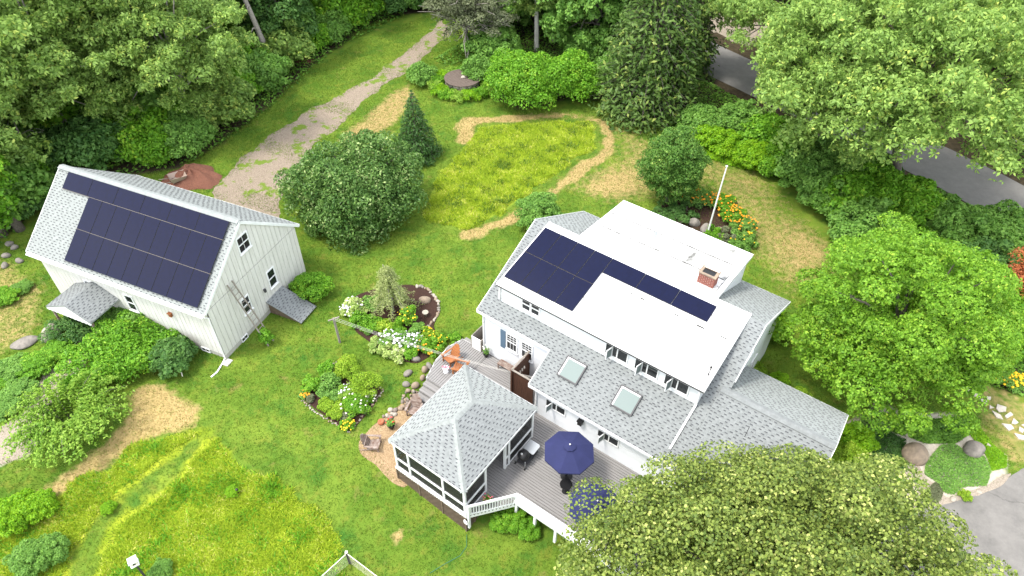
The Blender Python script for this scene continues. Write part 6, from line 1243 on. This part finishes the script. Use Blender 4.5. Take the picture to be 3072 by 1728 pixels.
rng2 = np.random.default_rng(31); mid = sample(FW, 2500, rng2); dd = -sdist(mid, FW); mid = mid[(dd > 1.5) & (dd < 16)]; ms = []
for p in mid:
    x, y = proj((p[0], p[1], 2))
    if -150 < x < 1500 and y > -150 and all(np.hypot(*(p-q_)) > 2.6 for q_ in ms) and len(ms) < 90: ms.append(p)
ms.sort(key=lambda p: np.hypot(p[0]-BX, p[1]-BY))
for i, p in enumerate(ms): t = recopy(sp1 if i % 2 else sp2, 'leafy sapling under the left wood, %s nearest to the barn' % ords[i], (p[0], p[1], 0), rng2.uniform(1.2, 1.9), i*1.9, ('leaf_maple', 'leaf_bright', 'leaf_deep', 'leaf_oak')[i % 4], group='saplings under the left wood')
BS = [(2120, 440, .7, 'leaf_fern'), (2180, 465, .7, 'leaf_fern'), (2250, 495, .75, 'leaf_fern'), (2320, 520, .9, 'leaf_bright'), (2400, 560, 1.1, 'leaf_maple'), (2470, 620, 1.1, 'leaf_maple'), (2540, 650, 1.2, 'leaf_bright'), (2620, 640, 1.3, 'leaf_bright'), (2700, 660, 1.2, 'leaf_bright'), (2560, 730, 1.2, 'leaf_maple'), (2790, 680, 1.0, 'leaf_maple'), (2850, 730, 1.2, 'leaf_maple'), (2930, 770, 1.2, 'leaf_maple'), (3000, 740, 1.1, 'leaf_maple'), (3050, 800, 1.0, 'leaf_maple'), (2900, 860, 1.2, 'leaf_deep'), (2960, 960, 1.1, 'leaf_bright'), (2890, 1010, 1.0, 'leaf_bright'), (3040, 1040, 1.0, 'leaf_bright'), (2980, 1060, .8, 'leaf_bright'), (2090, 400, .9, 'leaf_maple'), (2200, 400, 1.0, 'leaf_maple'), (2300, 450, 1.1, 'leaf_bright'), (2420, 490, 1.1, 'leaf_maple'), (2520, 560, 1.2, 'leaf_maple'), (2620, 560, 1.0, 'leaf_deep'), (1850, 260, 1.2, 'leaf_maple'), (1760, 200, 1.4, 'leaf_maple'), (1480, 190, 1.3, 'leaf_maple'), (1440, 240, .9, 'leaf_maple'), (1830, 150, 1.5, 'leaf_deep'), (1700, 110, 1.6, 'leaf_maple'), (1500, 90, 1.6, 'leaf_maple'), (1560, 40, 1.6, 'leaf_deep')]
for i, (x, y, s, m) in enumerate(BS):
    zone = 'on the bank below the road' if x > 2085 else 'in the thicket behind the rear lawn'; t = recopy(sp1 if i % 2 else sp2, 'leafy shrub %s, %s of the row' % (zone, ords[i if x > 2085 else i-26]) if True else '', gt_(x, y), s, i*2.1, m); t['group'] = 'thicket shrubs'
for i, (x, y, s) in enumerate(((2255, 1130, .35), (2330, 1165, .35), (2400, 1210, .35), (2560, 1330, .5), (2530, 1390, .5), (2300, 1000, .6))): recopy(sp1, 'low shrub beside the wing of the house, %s from its inner corner' % ords[i], gt_(x, y), s, i*1.3, ('leaf_lime', 'leaf_fern')[i % 2], group='shrubs along the wing')
for i, (x, y, s) in enumerate(((1500, 1585, .3), (1540, 1580, .35), (1590, 1610, .3))): recopy(sp1, 'low shrub under the deck railing, %s from the porch' % ords[i], gt_(x, y-10), s, i, 'leaf_bright', group='shrubs under the railing')
for i, (x, y, s) in enumerate(((60, 1560, .5), (130, 1535, .4), (110, 1690, .45), (160, 1665, .4), (330, 1530, .18), (700, 1480, .16), (1105, 1000, .12), (490, 1720, .25))): recopy(sp2, ('leafy weed clump at the left meadow edge, upper', 'leafy weed clump at the left meadow edge, right of the upper', 'leafy weed clump at the lower left', 'leafy sapling clump at the lower left, right of the other', 'small weed on the mown track', 'weed tuft by the dark garden light', 'small weed beside the island bed', 'weed tuft behind the bird house')[i], gt_(x, y), s, i, ('leaf_fern', 'leaf_maple')[i // 2 % 2])
# left margin growth
for i, (x, y, s) in enumerate(((30, 1130, .55), (110, 1110, .5), (60, 1190, .5), (180, 1060, .45), (20, 1230, .4), (20, 900, .4), (70, 870, .3), (0, 1180, .5))): recopy(sp2, 'rough green growth left of the sandy track, %s clump from the boulder' % ords[i], gt_(x, y), s, i*1.1, ('leaf_maple', 'leaf_bright')[i % 2], group='growth left of the track', sz=s*.6)
# ------------------------------------------------------------------ grass and ground cover
rng = np.random.default_rng(9)
carpet('undergrowth', 'leafy undergrowth covering the floor of the left wood', np.vstack([G2([(-30, 660), (60, 560), (140, 470), (330, 440), (500, 405), (690, 265), (850, 120), (1020, 38)]), [(-12, 75), (-30, 75), (-45, 45)]]), 26000, .8, .30, 'undergrowth_leaf', 31)
carpet('undergrowth', 'leafy undergrowth on the bank between the rear lawn and the road', np.vstack([G2([(1560, 262), (1790, 380), (1900, 418), (2040, 492), (2110, 582), (2140, 662), (2200, 760), (2300, 905), (2576, 1000)]), [(33.5, 33), (27.5, 40.2), (17, 53.5), (12, 60), (3, 66)]]), 26000, .7, .24, 'undergrowth_leaf', 32)
carpet('undergrowth', 'undergrowth beyond the road', np.array([(37, 40), (60, 30), (60, 70), (30, 70), (26, 56)]), 9000, .8, .35, 'undergrowth_leaf', 33)
carpet('fern_patch', 'yellow green ferns along the edge of the rear lawn', G2([(1700, 330), (1760, 330), (1850, 390), (1900, 430), (1860, 425), (1770, 395)]), 6000, .7, .26, 'leaf_fern', 34, .35)
carpet('undergrowth', 'thicket floor around the well and dying tree', G2([(1090, 150), (1240, 60), (1500, 60), (1500, 240), (1240, 240), (1180, 200)]), 9000, .5, .22, 'undergrowth_leaf', 35)
LAWN = np.array([(-31, 20), (-31, 34), (-26, 40), (-22, 46), (-19, 53), (-14, 62), (-8, 68), (-3, 66), (-2, 58), (2, 50), (9, 50), (13, 46), (18, 40), (20.5, 32), (20, 26), (24, 20), (24, 17), (10, 12), (-2, 11), (-24, 11)])
q = sample(LAWN, 300000, rng); SPOT = G(1190, 1608)
def foot(yaw, o, pts): return np.array([frame(o, yaw, a, b) for a, b in pts])
block = [GRAV, SAND, PATIO, BED1, BED2, ROCKG, APRON, foot(HYAW, (HX, HY), [(-.7, -4.4), (11.2, -4.4), (15.7, -6), (15.7, .5), (11.2, .5), (11.2, 5), (-.7, 5)]), foot(HYAW, (HX, HY), [(-2.1, -4.5), (11.6, -4.5), (11.6, -10.4), (6, -10.4), (4.6, -12.2), (.5, -12.2), (.5, -8.7), (-1.8, -8.7)]), foot(BYAW, (BX, BY), [(-.5, -3.5), (11, -3.5), (11, 3.5), (-.5, 3.5)])]
keep = np.ones(len(q), bool)
for i, pl in enumerate(block):
    ins = inpoly(q, pl)
    if i in (0, 1, 2): ins &= sdist(q, pl) < -rng.random(len(q))*.45
    if i == 0: ins &= smooth_noise(q, 1.3, 21)+rng.normal(size=len(q))*.12 < .22
    keep &= ~ins
for pl in (FOREST, FOREST2): keep &= ~inpoly(q, pl)
q = q[keep]
wdry = np.maximum.reduce([sm(.5-sdist(q, DRY1)/.7), sm(.5-sdist(q, DRY2)/1.2)*.9, sm((.8-segdist(q, DRYL, False))/.5)*.85, sm(.5-sdist(q, DRY4)/3)*(.6+.5*smooth_noise(q, .5, 5)), sm(.5-sdist(q, DRY5)/1)*.5, sm((.35-np.hypot(q[:, 0]-SPOT[0], q[:, 1]-SPOT[1]))/.2)]); isd = rng.random(len(q)) < wdry*.8
inm = (inpoly(q, MEAD1) | inpoly(q, MEAD2)) & (segdist(q, TRACK, False) > .8)
blades('lawn_grass', q[~isd & ~inm], .075, .030, 'grass_lawn', rng, 2, .7, 'short mown green lawn grass'); blades('dry_grass', q[isd & ~inm], .06, .030, 'grass_dry', rng, 2, .8, 'dry tan mown grass on strips and the rear lawn')
MD1, MD2 = wob(MEAD1, .4, .3, 61), wob(MEAD2, .4, .4, 62)
qm = sample(MD1, 30000, rng); blades('meadow_grass', qm, np.maximum(.04, .12*(1+1.0*smooth_noise(qm, 2.2, 8))), .06, 'grass_meadow', rng, 3, 1.0, 'tall yellow green meadow grass in the island before the house')
qm = sample(MD2, 60000, rng); qm = qm[segdist(qm, TRACK, False) > .7+.4*smooth_noise(qm, 1.5, 3)]; blades('meadow_grass', qm, np.maximum(.04, .11*(1+1.1*smooth_noise(qm, 2.0, 9))), .055, 'grass_meadow', rng, 3, 1.1, 'tall yellow green meadow grass at the lower left')
for k_, pl in enumerate((MD1, MD2)): qm = sample(pl, (9000, 22000)[k_], rng); qm = qm[(smooth_noise(qm, 2.4, 41)+rng.normal(size=len(qm))*.3 > .38) & (segdist(qm, TRACK, False) > .8)]; blades('meadow_weeds', qm, .2, .08, 'leaf_bright' if k_ else 'grass_lawn', rng, 3, 1.0, ('darker weeds scattered through the island meadow', 'darker weeds scattered through the lower left meadow')[k_])
# ------------------------------------------------------------------ true scale
for o in list(SC.objects):
    if o.parent is None and o.type in ('MESH', 'EMPTY'):
        o.location = Vector(o.location)*U; o.scale = Vector(o.scale)*U
